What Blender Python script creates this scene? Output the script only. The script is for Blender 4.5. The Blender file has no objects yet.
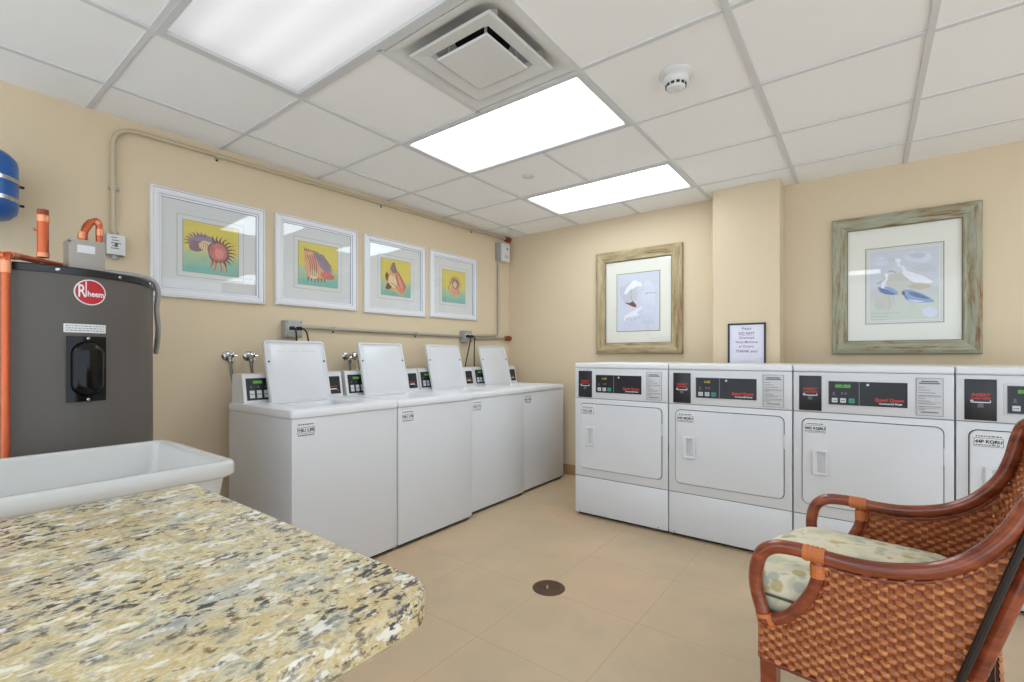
import bpy, bmesh, math, random
from mathutils import Vector, Matrix
random.seed(7)
PI = math.pi
S = bpy.context.scene
COL = S.collection

# ------------------------------------------------------------------ materials
def lin(c):
    c = c / 255.0
    return c / 12.92 if c <= 0.04045 else ((c + 0.055) / 1.055) ** 2.4
def rgb(r, g, b): return (lin(r), lin(g), lin(b), 1.0)

def mat(name, col, rough=0.5, metal=0.0, spec=0.5, coat=0.0, noise=0.0, nscale=8.0, bump=0.0, bscale=60.0, emit=None, estr=1.0):
    m = bpy.data.materials.new(name); m.use_nodes = True
    nt = m.node_tree; b = nt.nodes['Principled BSDF']
    b.inputs['Base Color'].default_value = col
    b.inputs['Roughness'].default_value = rough
    b.inputs['Metallic'].default_value = metal
    b.inputs['Specular IOR Level'].default_value = spec
    b.inputs['Coat Weight'].default_value = coat
    tc = nt.nodes.new('ShaderNodeTexCoord')
    if noise > 0:
        n = nt.nodes.new('ShaderNodeTexNoise'); n.inputs['Scale'].default_value = nscale; n.inputs['Detail'].default_value = 3
        nt.links.new(tc.outputs['Object'], n.inputs['Vector'])
        mx = nt.nodes.new('ShaderNodeMixRGB'); mx.blend_type = 'MIX'
        mx.inputs[1].default_value = tuple(c * (1 - noise) for c in col[:3]) + (1,)
        mx.inputs[2].default_value = tuple(min(1, c * (1 + noise)) for c in col[:3]) + (1,)
        nt.links.new(n.outputs['Fac'], mx.inputs[0]); nt.links.new(mx.outputs[0], b.inputs['Base Color'])
    if bump > 0:
        n2 = nt.nodes.new('ShaderNodeTexNoise'); n2.inputs['Scale'].default_value = bscale; n2.inputs['Detail'].default_value = 2
        nt.links.new(tc.outputs['Object'], n2.inputs['Vector'])
        bp = nt.nodes.new('ShaderNodeBump'); bp.inputs['Strength'].default_value = bump; bp.inputs['Distance'].default_value = 0.01
        nt.links.new(n2.outputs['Fac'], bp.inputs['Height']); nt.links.new(bp.outputs[0], b.inputs['Normal'])
    if emit:
        b.inputs['Emission Color'].default_value = emit; b.inputs['Emission Strength'].default_value = estr
    return m

class NT:
    def __init__(s, name):
        s.m = bpy.data.materials.new(name); s.m.use_nodes = True; s.t = s.m.node_tree
        s.b = s.t.nodes['Principled BSDF']; s.tc = s.t.nodes.new('ShaderNodeTexCoord').outputs['Object']
    def n(s, typ, **kw):
        nd = s.t.nodes.new('ShaderNode' + typ)
        for k, v in kw.items():
            if k.startswith('_'): setattr(nd, k[1:], v)
            else: nd.inputs[k.replace('__', ' ')].default_value = v
        return nd
    def l(s, a, b): s.t.links.new(a, b)
    def mapping(s, scale=(1, 1, 1), rot=(0, 0, 0), loc=(0, 0, 0)):
        mp = s.n('Mapping'); mp.inputs['Scale'].default_value = scale; mp.inputs['Rotation'].default_value = rot; mp.inputs['Location'].default_value = loc
        s.l(s.tc, mp.inputs['Vector']); return mp.outputs[0]
    def noise(s, vec, scale, detail=3, rough=.5, dist=0):
        nd = s.n('TexNoise', Scale=scale, Detail=detail, Roughness=rough, Distortion=dist); s.l(vec, nd.inputs['Vector']); return nd.outputs['Fac']
    def ramp(s, fac, stops, interp='LINEAR'):
        r = s.t.nodes.new('ShaderNodeValToRGB'); cr = r.color_ramp; cr.interpolation = interp
        while len(cr.elements) < len(stops): cr.elements.new(0.5)
        for e, (p, c) in zip(cr.elements, stops): e.position = p; e.color = c
        s.l(fac, r.inputs[0]); return r.outputs[0]
    def mix(s, fac, a, b):
        m = s.t.nodes.new('ShaderNodeMixRGB')
        for i, v in ((0, fac), (1, a), (2, b)):
            if isinstance(v, (float, int)): m.inputs[i].default_value = v
            elif isinstance(v, tuple): m.inputs[i].default_value = v
            else: s.l(v, m.inputs[i])
        return m.outputs[0]

def G(v): return (v, v, v, 1)
M = {}
M['wall'] = mat('wall_paint', rgb(214, 195, 164), .85, noise=.03, nscale=1.3, bump=.08, bscale=90)
M['white'] = mat('white_enamel', rgb(208, 208, 209), .3, coat=.15)
M['white_top'] = mat('white_deck_enamel', rgb(222, 222, 223), .35)
M['seam'] = mat('grey_seam', rgb(120, 120, 122), .6)
M['dark'] = mat('dark_gap', rgb(30, 28, 27), .8)
M['black'] = mat('black_panel', rgb(26, 26, 30), .35)
M['blackgloss'] = mat('black_gloss_plastic', rgb(9, 9, 10), .12, spec=.28)
M['rubber'] = mat('black_rubber', rgb(18, 17, 17), .5)
M['red'] = mat('red_ink', rgb(208, 54, 42), .5)
M['redbadge'] = mat('red_badge', rgb(186, 28, 44), .35)
M['inkwhite'] = mat('white_ink', rgb(230, 230, 232), .5)
M['inkgrey'] = mat('grey_ink', rgb(95, 95, 98), .6)
M['inkblack'] = mat('black_ink', rgb(38, 38, 40), .6)
M['inkpurple'] = mat('purple_ink', rgb(128, 72, 112), .6)
M['faintink'] = mat('faint_ink', rgb(190, 190, 192), .6)
M['label'] = mat('paper_label', rgb(222, 222, 221), .6)
M['doclabel'] = mat('grey_instruction_label', rgb(196, 196, 197), .5)
M['button'] = mat('light_button', rgb(198, 202, 205), .45)
M['teal'] = mat('teal_button', rgb(60, 150, 130), .45)
M['lcd'] = mat('green_readout', rgb(60, 110, 50), .4, emit=rgb(110, 200, 70), estr=.22)
M['lcdy'] = mat('amber_readout', rgb(120, 110, 40), .4, emit=rgb(180, 170, 60), estr=.25)
M['steel'] = mat('galvanised_steel', rgb(164, 163, 160), .45, .3, noise=.08, nscale=30)
M['boxgrey'] = mat('painted_grey_box', rgb(168, 160, 150), .45, .2, noise=.04)
M['chrome'] = mat('chrome', rgb(190, 190, 190), .2, 1.0)
M['hose'] = mat('braided_hose', rgb(120, 116, 112), .4, .6)
M['conduit'] = mat('painted_conduit', rgb(190, 176, 148), .5, .15)
M['conduit2'] = mat('bare_conduit', rgb(172, 166, 152), .4, .35)
M['copper'] = mat('copper', rgb(198, 98, 60), .34, .6, noise=.12, nscale=18)
M['solder'] = mat('soldered_copper', rgb(226, 150, 112), .35, .6)
M['rust'] = mat('rusty_red_cap', rgb(140, 62, 38), .6)
M['tank'] = mat('grey_tank_enamel', rgb(94, 89, 84), .42, 0, spec=.3, noise=.03, nscale=3)
M['tanktop'] = mat('black_tank_band', rgb(20, 21, 23), .3)
M['blue'] = mat('blue_tank_paint', rgb(12, 92, 170), .3)
M['bluelabel'] = mat('pale_label', rgb(190, 215, 225), .5)
M['sink'] = mat('white_sink', rgb(198, 197, 193), .25, coat=.2)
M['whiteframe'] = mat('white_frame', rgb(228, 227, 228), .4)
M['groove'] = mat('frame_groove', rgb(150, 152, 172), .5)
M['matboard'] = mat('white_mat', rgb(216, 217, 214), .8)
M['matcream'] = mat('cream_mat', rgb(230, 227, 215), .8)
M['matline'] = mat('mat_bevel', rgb(160, 155, 140), .6)
M['olive'] = mat('olive_mat_line', rgb(120, 112, 82), .6)
M['ceil'] = mat('ceiling_tile', rgb(243, 242, 240), .9, noise=.012, nscale=3, bump=.12, bscale=220)
M['tbar'] = mat('ceiling_bar', rgb(212, 211, 210), .6)
M['trimgrey'] = mat('fixture_frame', rgb(205, 205, 206), .5)
M['vent'] = mat('vent_enamel', rgb(214, 213, 210), .6, noise=.05, nscale=6)
M['duct'] = mat('dark_duct', rgb(34, 33, 32), .8)
M['plastic'] = mat('offwhite_plastic', rgb(218, 217, 213), .5)
M['signframe'] = mat('black_frame', rgb(20, 18, 20), .4)
M['paper'] = mat('sign_paper', rgb(222, 220, 232), .7)
M['bronze'] = mat('bronze_drain', rgb(92, 66, 50), .4, .5, noise=.1, nscale=40)
M['cabinet'] = mat('painted_cabinet', rgb(180, 170, 150), .5)
M['base'] = mat('tile_baseboard', rgb(172, 136, 96), .6, noise=.06, nscale=10)
M['cane'] = mat('cane_binding', rgb(196, 112, 58), .5, noise=.15, nscale=40)
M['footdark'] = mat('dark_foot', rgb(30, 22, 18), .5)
M['seamdark'] = mat('cushion_seam', rgb(92, 84, 62), .8)

def floor_mat():
    n = NT('floor_tile'); P = 0.493
    mp = n.mapping((1, 1, 1), loc=(1.293 + P * 20, -1.474 + P * 20, 0))
    br = n.n('TexBrick', Scale=1.0, Mortar__Size=.0026, Mortar__Smooth=.3, Brick__Width=P, Row__Height=P)
    br.offset = 0; br.squash = 1
    n.l(mp, br.inputs['Vector'])
    br.inputs['Color1'].default_value = rgb(194, 170, 138); br.inputs['Color2'].default_value = rgb(190, 165, 134)
    br.inputs['Mortar'].default_value = rgb(180, 153, 118)
    f = n.noise(n.tc, 3.2, 6, .62)
    c = n.ramp(f, [(.3, rgb(170, 152, 124)), (.5, rgb(186, 164, 133)), (.62, rgb(196, 168, 134)), (.75, rgb(200, 180, 150))])
    c2 = n.mix(.6, br.outputs['Color'], c)
    f2 = n.noise(n.tc, 1.1, 3, .5)
    c3 = n.mix(n.ramp(f2, [(.5, G(0)), (.72, G(.35))]), c2, rgb(214, 168, 130))
    c4 = n.mix(br.outputs['Fac'], c3, rgb(176, 152, 120))
    n.l(c4, n.b.inputs['Base Color']); n.b.inputs['Roughness'].default_value = .42
    bp = n.n('Bump', Strength=.25, Distance=.003); bp.invert = True
    n.l(br.outputs['Fac'], bp.inputs['Height']); n.l(bp.outputs[0], n.b.inputs['Normal'])
    return n.m
M['floor'] = floor_mat()

def granite():
    n = NT('granite')
    v = n.mapping((1.0, .60, 1.0), rot=(0, 0, .30))
    f1 = n.noise(v, 58, 5, .62)
    c = n.ramp(f1, [(.34, rgb(120, 122, 120)), (.42, rgb(176, 170, 148)), (.49, rgb(208, 198, 166)), (.55, rgb(186, 164, 116)), (.61, rgb(214, 204, 174)), (.70, rgb(232, 230, 220))])
    f7 = n.noise(v, 12, 3, .6)
    c = n.mix(n.ramp(f7, [(.45, G(0)), (.62, G(.55))]), c, rgb(196, 172, 122))
    f8 = n.noise(n.mapping((1.0, .6, 1.0), rot=(0, 0, .3), loc=(5, 2, 0)), 14, 4, .6)
    c = n.mix(n.ramp(f8, [(.52, G(0)), (.66, G(.6))]), c, rgb(160, 164, 164))
    f4 = n.noise(n.mapping((1.0, .55, 1.0), rot=(0, 0, .3), loc=(9, 1, 0)), 52, 3, .6)
    c = n.mix(n.ramp(f4, [(.58, G(0)), (.63, G(.7))]), c, rgb(232, 230, 220))
    f5 = n.noise(n.mapping((1.0, .6, 1.0), rot=(0, 0, .3), loc=(2, 7, 0)), 13, 4, .6)
    f3 = n.noise(n.mapping((1.0, .6, 1.0), rot=(0, 0, .3), loc=(1, 3, 0)), 104, 4, .65)
    dark = n.ramp(f3, [(.53, G(0)), (.585, G(.95))])
    msk = n.ramp(f5, [(.42, G(.10)), (.56, G(1))])
    mm = n.n('Math', _operation='MULTIPLY'); n.l(dark, mm.inputs[0]); n.l(msk, mm.inputs[1])
    c = n.mix(mm.outputs[0], c, rgb(52, 54, 62))
    f6 = n.noise(n.mapping((1.0, .6, 1.0), rot=(0, 0, .3), loc=(4, 4, 0)), 90, 3, .6)
    c = n.mix(n.ramp(f6, [(.60, G(0)), (.66, G(.8))]), c, rgb(92, 70, 54))
    n.l(c, n.b.inputs['Base Color']); n.b.inputs['Roughness'].default_value = .2
    return n.m
M['granite'] = granite()

def streak(name, axis, cols, rough=.55):
    n = NT(name)
    sc = [38, 38, 38]; sc[axis] = 5
    v = n.mapping(tuple(sc))
    f = n.noise(v, 1.0, 4, .6, .3)
    c = n.ramp(f, cols)
    n.l(c, n.b.inputs['Base Color']); n.b.inputs['Roughness'].default_value = rough
    bp = n.n('Bump', Strength=.4, Distance=.004); n.l(f, bp.inputs['Height']); n.l(bp.outputs[0], n.b.inputs['Normal'])
    return n.m
sage = [(.30, rgb(112, 68, 40)), (.38, rgb(142, 118, 84)), (.47, rgb(150, 148, 122)), (.6, rgb(162, 162, 142)), (.68, rgb(144, 130, 98)), (.76, rgb(120, 78, 46))]
drift = [(.28, rgb(122, 92, 58)), (.42, rgb(156, 134, 96)), (.52, rgb(166, 148, 112)), (.62, rgb(178, 164, 128)), (.75, rgb(146, 108, 70))]
M['sage0'] = streak('weathered_sage_wood_h', 0, sage); M['sage2'] = streak('weathered_sage_wood_v', 2, sage)
M['drift0'] = streak('weathered_tan_wood_h', 0, drift); M['drift2'] = streak('weathered_tan_wood_v', 2, drift)

def rattan_pole():
    n = NT('rattan_pole')
    f = n.noise(n.mapping((6, 40, 40)), 1, 3, .5)
    n.l(n.ramp(f, [(.3, rgb(98, 40, 20)), (.55, rgb(134, 62, 34)), (.75, rgb(160, 82, 46))]), n.b.inputs['Base Color'])
    n.b.inputs['Roughness'].default_value = .22; n.b.inputs['Coat Weight'].default_value = .4; n.b.inputs['Coat Roughness'].default_value = .12
    return n.m
M['pole'] = rattan_pole()
def weave_mat():
    n = NT('woven_rattan')
    f = n.noise(n.mapping((30, 30, 75)), 1, 3, .6)
    n.l(n.ramp(f, [(.3, rgb(136, 70, 34)), (.5, rgb(174, 102, 52)), (.7, rgb(208, 140, 80))]), n.b.inputs['Base Color'])
    n.b.inputs['Roughness'].default_value = .32; n.b.inputs['Coat Weight'].default_value = .15
    return n.m
M['weave'] = weave_mat()
M['upright'] = mat('weave_gap_shade', rgb(132, 68, 36), .4, noise=.15, nscale=40)  # darker brown for the weave dips, crevice shade put into the colour
def fabric():
    n = NT('leaf_fabric')
    f = n.noise(n.tc, 11, 3, .5, .5)
    c = n.ramp(f, [(.36, rgb(196, 194, 166)), (.46, rgb(220, 212, 186)), (.56, rgb(226, 218, 194)), (.64, rgb(192, 178, 126))])
    vo = n.n('TexVoronoi', Scale=17.0); n.l(n.tc, vo.inputs['Vector'])
    c = n.mix(n.ramp(vo.outputs['Distance'], [(.22, G(.75)), (.30, G(0))]), c, rgb(166, 174, 164))
    vo2 = n.n('TexVoronoi', Scale=12.0); n.l(n.mapping((1, 1, 1), loc=(3, 2, 1)), vo2.inputs['Vector'])
    c = n.mix(n.ramp(vo2.outputs['Distance'], [(.18, G(.7)), (.24, G(0))]), c, rgb(168, 154, 84))
    n.l(c, n.b.inputs['Base Color']); n.b.inputs['Roughness'].default_value = .9
    b2 = n.noise(n.tc, 420, 1, .5)
    bp = n.n('Bump', Strength=.2, Distance=.002); n.l(b2, bp.inputs['Height']); n.l(bp.outputs[0], n.b.inputs['Normal'])
    return n.m
M['fabric'] = fabric()
def glassmat():
    m = bpy.data.materials.new('picture_glass'); m.use_nodes = True; t = m.node_tree
    t.nodes.remove(t.nodes['Principled BSDF']); out = t.nodes['Material Output']
    tr = t.nodes.new('ShaderNodeBsdfTransparent'); gl = t.nodes.new('ShaderNodeBsdfGlossy'); gl.inputs['Roughness'].default_value = 0.02
    fr = t.nodes.new('ShaderNodeFresnel'); fr.inputs['IOR'].default_value = 1.5
    mx = t.nodes.new('ShaderNodeMixShader'); geo = t.nodes.new('ShaderNodeNewGeometry'); mt_ = t.nodes.new('ShaderNodeMath'); mt_.operation = 'MULTIPLY_ADD'; mt_.inputs[1].default_value = -.8333; mt_.inputs[2].default_value = 1.5
    t.links.new(geo.outputs['Backfacing'], mt_.inputs[0]); t.links.new(mt_.outputs[0], fr.inputs['IOR']); t.links.new(fr.outputs[0], mx.inputs[0]); t.links.new(tr.outputs[0], mx.inputs[1]); t.links.new(gl.outputs[0], mx.inputs[2])
    t.links.new(mx.outputs[0], out.inputs[0]); return m
M['glass'] = glassmat()
def print_mat(name, top, mid, low):
    n = NT(name)
    sp = n.n('SeparateXYZ'); n.l(n.tc, sp.inputs[0])
    mr = n.n('MapRange'); mr.inputs[1].default_value = -.148; mr.inputs[2].default_value = .148
    n.l(sp.outputs[2], mr.inputs[0])
    f = n.noise(n.tc, 16, 4, .6)
    ad = n.n('Math', _operation='MULTIPLY_ADD'); n.l(f, ad.inputs[0]); ad.inputs[1].default_value = .35; ad.inputs[2].default_value = -.17
    a2 = n.n('Math', _operation='ADD'); n.l(mr.outputs[0], a2.inputs[0]); n.l(ad.outputs[0], a2.inputs[1])
    n.l(n.ramp(a2.outputs[0], [(.08, low), (.34, mid), (.5, top), (.95, top)]), n.b.inputs['Base Color'])
    n.b.inputs['Roughness'].default_value = .7
    return n.m
M['print'] = print_mat('yellow_to_teal_print', rgb(218, 200, 96), rgb(176, 196, 150), rgb(124, 186, 172))
M['birdprint'] = print_mat('misty_grey_print', rgb(204, 206, 214), rgb(196, 196, 190), rgb(202, 206, 192))
M['birdprint2'] = print_mat('pale_lilac_print', rgb(206, 208, 218), rgb(208, 210, 224), rgb(208, 212, 226))
ART = dict(mauve=rgb(140, 116, 122), rose=rgb(208, 118, 108), pink=rgb(222, 148, 134), brown=rgb(126, 78, 62), peach=rgb(216, 164, 122),
           lilac=rgb(150, 134, 152), cream=rgb(226, 204, 160), white=rgb(234, 234, 240), blue=rgb(128, 152, 196), deep=rgb(78, 96, 142),
           grey=rgb(168, 168, 176), haze=rgb(196, 194, 184), haze2=rgb(196, 197, 206), mist=rgb(212, 215, 228), sandy=rgb(192, 178, 156), ink2=rgb(128, 124, 126), sand=rgb(190, 180, 160), ink=rgb(70, 66, 70))
for k, c in ART.items(): M['art_' + k] = mat('print_' + k, c, .7, noise=.12, nscale=45)

def lens_mat(name, e, c=(.86, .96, 1.04, 1)):
    m = bpy.data.materials.new(name); m.use_nodes = True; t = m.node_tree
    t.nodes.remove(t.nodes['Principled BSDF']); out = t.nodes['Material Output']
    em = t.nodes.new('ShaderNodeEmission'); em.inputs[0].default_value = c; em.inputs[1].default_value = e
    tl = t.nodes.new('ShaderNodeBsdfTranslucent'); tl.inputs[0].default_value = (.9, .9, .9, 1)
    ad = t.nodes.new('ShaderNodeAddShader'); t.links.new(em.outputs[0], ad.inputs[0]); t.links.new(tl.outputs[0], ad.inputs[1])
    t.links.new(ad.outputs[0], out.inputs[0]); return m
def emit_mat(name, e, c=(.86, .96, 1.04, 1)):
    m = bpy.data.materials.new(name); m.use_nodes = True; t = m.node_tree
    t.nodes.remove(t.nodes['Principled BSDF']); out = t.nodes['Material Output']
    em = t.nodes.new('ShaderNodeEmission'); em.inputs[0].default_value = c; em.inputs[1].default_value = e
    t.links.new(em.outputs[0], out.inputs[0]); return m

# ------------------------------------------------------------------ mesh builder
class MB:
    def __init__(s): s.v = []; s.f = []; s.m = []; s.mats = []
    def mi(s, m):
        if m not in s.mats: s.mats.append(m)
        return s.mats.index(m)
    def raw(s, vs, fs, m):
        o = len(s.v); s.v += [tuple(v) for v in vs]; i = s.mi(m)
        for f in fs: s.f.append([a + o for a in f]); s.m.append(i)
        return s
    def box(s, a, b, m, bev=0.0, seg=2, mtx=None):
        a, b = Vector(a), Vector(b)
        lo = Vector([min(a[i], b[i]) for i in range(3)]); hi = Vector([max(a[i], b[i]) for i in range(3)])
        bm = bmesh.new(); bmesh.ops.create_cube(bm, size=1)
        for v in bm.verts: v.co = Vector([(lo[i] + hi[i]) / 2 + v.co[i] * (hi[i] - lo[i]) for i in range(3)])
        if bev > 0: bmesh.ops.bevel(bm, geom=list(bm.edges), offset=min(bev, min(hi - lo) * .49), segments=seg, profile=.5, affect='EDGES')
        if mtx is not None: bmesh.ops.transform(bm, matrix=mtx, verts=bm.verts)
        bm.verts.index_update(); s.raw([v.co for v in bm.verts], [[v.index for v in f.verts] for f in bm.faces], m); bm.free(); return s
    def tube(s, pts, r, m, n=12, closed=False, caps=True, rr=None):
        P = [Vector(p) for p in pts]; L = len(P); rings = []
        prev = None
        for i in range(L):
            if closed: t = (P[(i + 1) % L] - P[i - 1])
            else: t = P[min(i + 1, L - 1)] - P[max(i - 1, 0)]
            if t.length < 1e-9: t = Vector((0, 0, 1))
            t.normalize()
            if prev is None:
                up = Vector((0, 0, 1)) if abs(t.z) < .9 else Vector((1, 0, 0))
                nrm = (up - t * up.dot(t)).normalized()
            else:
                nrm = (prev - t * prev.dot(t))
                nrm = nrm.normalized() if nrm.length > 1e-6 else Vector((1, 0, 0))
            prev = nrm; bn = t.cross(nrm); ra = rr[i] if rr else r
            rings.append([P[i] + (nrm * math.cos(2 * PI * k / n) + bn * math.sin(2 * PI * k / n)) * ra for k in range(n)])
        return s.loft(rings, m, True, closed, caps)
    def loft(s, rings, m, ring_closed=True, closed=False, caps=True, ms=None):
        n = len(rings[0]); assert all(len(r) == n for r in rings); vs = [p for r in rings for p in r]; L = len(rings)
        o = len(s.v); s.v += [tuple(v) for v in vs]
        for i in range(L if closed else L - 1):
            mm = s.mi(ms[i] if ms else m)
            a, b = i * n, ((i + 1) % L) * n
            for k in range(n if ring_closed else n - 1):
                k2 = (k + 1) % n
                s.f.append([o + a + k, o + a + k2, o + b + k2, o + b + k]); s.m.append(mm)
        if caps and not closed and ring_closed:
            s.f.append([o + k for k in range(n)][::-1]); s.m.append(s.mi(ms[0] if ms else m))
            s.f.append([o + (L - 1) * n + k for k in range(n)]); s.m.append(s.mi(ms[-1] if ms else m))
        return s
    def lathe(s, prof, m, c=(0, 0, 0), axis='z', n=32, ms=None, caps=True):
        rings = []
        for r, h in prof:
            ring = []
            for k in range(n):
                a = 2 * PI * k / n; x, y = r * math.cos(a), r * math.sin(a)
                p = {'z': (x, y, h), 'x': (h, x, y), 'y': (y, h, x)}[axis]
                ring.append((c[0] + p[0], c[1] + p[1], c[2] + p[2]))
            rings.append(ring)
        return s.loft(rings, m, True, False, caps, ms)
    def poly(s, pts, m): return s.raw(pts, [list(range(len(pts)))], m)
    def build(s, name, parent=None, loc=None, rot=None, smooth=True, ang=35, wn=False):
        me = bpy.data.meshes.new(name); me.from_pydata(s.v, [], s.f)
        for m in s.mats: me.materials.append(M[m] if isinstance(m, str) else m)
        me.polygons.foreach_set('material_index', s.m); me.update()
        bm = bmesh.new(); bm.from_mesh(me); bmesh.ops.recalc_face_normals(bm, faces=bm.faces); bm.to_mesh(me); bm.free()
        if smooth:
            me.shade_smooth(); me.set_sharp_from_angle(angle=math.radians(ang))
        o = bpy.data.objects.new(name, me); COL.objects.link(o)
        if parent: o.parent = parent
        if loc: o.location = loc
        if rot: o.rotation_euler = rot
        return o

def empty(name, loc, rz=0.0):
    o = bpy.data.objects.new(name, None); COL.objects.link(o); o.location = loc; o.rotation_euler = (0, 0, rz); o.empty_display_size = .1
    return o
def tag(o, label, cat, group=None):
    o['label'] = label; o['category'] = cat
    if group: o['group'] = group
    return o
def struct(o): o['kind'] = 'structure'; return o
def plab(o, s): o['label'] = s; return o

def text(name, body, size, m, parent, loc, face='-y', bold=0.0, shear=0.0, align='CENTER', wrapR=None, sx=1.0):
    """flat lettering; face tells which way it looks: '-y' (front of a dryer) or '+x' (front of a washer)."""
    cu = bpy.data.curves.new(name, 'FONT'); cu.body = body; cu.size = size; cu.align_x = align; cu.align_y = 'CENTER'
    cu.offset = bold; cu.shear = shear; cu.resolution_u = 3
    tmp = bpy.data.objects.new(name, cu); COL.objects.link(tmp)
    bpy.context.view_layer.update()
    me = bpy.data.meshes.new_from_object(tmp.evaluated_get(bpy.context.evaluated_depsgraph_get()))
    bpy.data.objects.remove(tmp); bpy.data.curves.remove(cu)
    for v in me.vertices:
        x, y = v.co.x * sx, v.co.y
        if wrapR: a = x / wrapR; v.co = (wrapR * math.cos(a), wrapR * math.sin(a), y)
        elif face == '-y': v.co = (x, 0, y)
        elif face == '+x': v.co = (0, x, y)
    me.materials.clear(); me.materials.append(M[m])
    me.name = name
    o = bpy.data.objects.new(name, me); COL.objects.link(o); o.parent = parent; o.location = loc
    return o

def catmull(pts, sub=6):
    P = [Vector(p) for p in pts]; out = []
    for i in range(len(P) - 1):
        p0 = P[max(i - 1, 0)]; p1 = P[i]; p2 = P[i + 1]; p3 = P[min(i + 2, len(P) - 1)]
        for k in range(sub):
            t = k / sub
            out.append(.5 * ((2 * p1) + (-p0 + p2) * t + (2 * p0 - 5 * p1 + 4 * p2 - p3) * t * t + (-p0 + 3 * p1 - 3 * p2 + p3) * t ** 3))
    out.append(P[-1]); return out
def bend(pts, r=.04, n=6):
    """polyline with rounded corners"""
    P = [Vector(p) for p in pts]; out = [P[0]]
    for i in range(1, len(P) - 1):
        a, b, c = P[i - 1], P[i], P[i + 1]
        d1 = min(r, (a - b).length * .49); d2 = min(r, (c - b).length * .49)
        s_, e_ = b + (a - b).normalized() * d1, b + (c - b).normalized() * d2
        for k in range(n + 1):
            t = k / n; out.append(s_ * (1 - t) ** 2 + b * 2 * t * (1 - t) + e_ * t * t)
    out.append(P[-1]); return out
def rrect(x0, x1, y0, y1, r, z, n=6):
    out = []
    r = max(1e-4, min(r, (x1 - x0) / 2 - 1e-4, (y1 - y0) / 2 - 1e-4))
    for cx, cy, a0 in ((x1 - r, y1 - r, 0), (x0 + r, y1 - r, PI / 2), (x0 + r, y0 + r, PI), (x1 - r, y0 + r, 1.5 * PI)):
        for k in range(n + 1):
            a = a0 + PI / 2 * k / n; out.append((cx + r * math.cos(a), cy + r * math.sin(a), z))
    return out

# ------------------------------------------------------------------ the room
CZ = 2.437
XR, YF, YB = 2.8, -2.4, 4.045
WA = math.atan(.0293)
def WX(y): return -3.20 + .0293 * (y - .3)
def on_left(y, z): return (WX(y), y, z)

gx = [-3.45, -2.84, -2.23, -1.62, -1.02, -.41, .20, .81, 1.42, 2.03, 2.64, XR + .1]
gy = [-2.42, -1.81, -1.20, -.59, .01, .62, 1.232, 1.852, 2.462, 3.075, 3.655, YB + .1]
holes = {}
def cell(x, y):
    return max(i for i in range(len(gx) - 1) if gx[i] <= x + .01), max(j for j in range(len(gy) - 1) if gy[j] <= y + .01)
lights = [(-2.23, .62, 'a'), (-2.23, 1.852, 'b'), (-2.23, 3.075, 'b'), (-1.02, -1.20, 'c'), (1.42, -.59, 'c'), (1.42, 3.075, 'c'), (-2.84, -1.81, 'c')]  # the 'c' panels are unseen, added to brighten the room
for x, y, k in lights:
    i, j = cell(x, y); holes[(i, j)] = 1; holes[(i + 1, j)] = 1
vi, vj = cell(-1.62, 1.232); holes[(vi, vj)] = 1

b = MB()
for i in range(len(gx) - 1):
    for j in range(len(gy) - 1):
        if (i, j) in holes: continue
        x0, x1, y0, y1 = gx[i], gx[i + 1], gy[j], gy[j + 1]
        dz = .003 + .002 * ((i * 7 + j * 3) % 3) / 2
        b.box((x0 + .004, y0 + .004, CZ + dz), (x1 - .004, y1 - .004, CZ + dz + .014), 'ceil')
b.box((-3.5, YF - .1, CZ + .16), (XR + .2, YB + .2, CZ + .2), 'ceil')
struct(b.build('ceiling', smooth=False))
# long main bars run with the left wall (two tiles apart to the right of the lights), cross bars between them
b = MB()
mains = [gx[1], gx[2], gx[4], gx[5], gx[6], gx[7], gx[8], gx[9], gx[10]]
for x in mains: b.box((x - .012, YF, CZ - .004), (x + .012, YB, CZ + .004), 'tbar')
skipx = {}
for i in range(len(gx) - 1):
    for j in range(1, len(gy) - 1):
        if (i, j) in holes and (i, j - 1) in holes: pass
        b.box((gx[i] + .012, gy[j] - .011, CZ - .003), (gx[i + 1] - .012, gy[j] + .011, CZ + .004), 'tbar')
for j in range(len(gy) - 1):      # the bar between the two tiles of a 4 ft bay
    i = 3
    if (i, j) in holes and (i - 1, j) in holes: continue
    b.box((gx[i] - .011, gy[j] + .011, CZ - .003), (gx[i] + .011, gy[j + 1] - .011, CZ + .004), 'tbar')
struct(b.build('trim_1', smooth=False))

b = MB(); b.box((-3.5, -1.05, -.06), (XR + .2, YB + .2, 0), 'floor'); struct(b.build('floor', smooth=False))
b = MB()
b.raw([(WX(YF), YF, 0), (WX(YB + .1), YB + .1, 0), (WX(YB + .1) - .12, YB + .1, 0), (WX(YF) - .12, YF, 0),
       (WX(YF), YF, CZ + .16), (WX(YB + .1), YB + .1, CZ + .16), (WX(YB + .1) - .12, YB + .1, CZ + .16), (WX(YF) - .12, YF, CZ + .16)],
      [[0, 1, 5, 4], [1, 2, 6, 5], [2, 3, 7, 6], [3, 0, 4, 7], [0, 3, 2, 1], [4, 5, 6, 7]], 'wall')
struct(b.build('wall_left', smooth=False))
b = MB(); b.box((-3.3, YB, 0), (XR + .1, YB + .12, CZ + .16), 'wall'); struct(b.build('wall_back', smooth=False))
b = MB(); b.box((XR, 3.2, 0), (XR + .12, YB + .1, CZ + .16), 'wall'); struct(b.build('wall_right', smooth=False))
b = MB(); b.box((-.953, 3.843, 0), (-.497, YB + .02, CZ + .0035), 'wall', .004); struct(b.build('wall_column', smooth=False))
b = MB(); b.box((-3.09, YB - .012, 0), (-.953, YB, .10), 'base', .003); b.box((-.49, YB - .012, 0), (XR, YB, .10), 'base', .003)
struct(b.build('baseboard_back', smooth=False))
b = MB()
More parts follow.
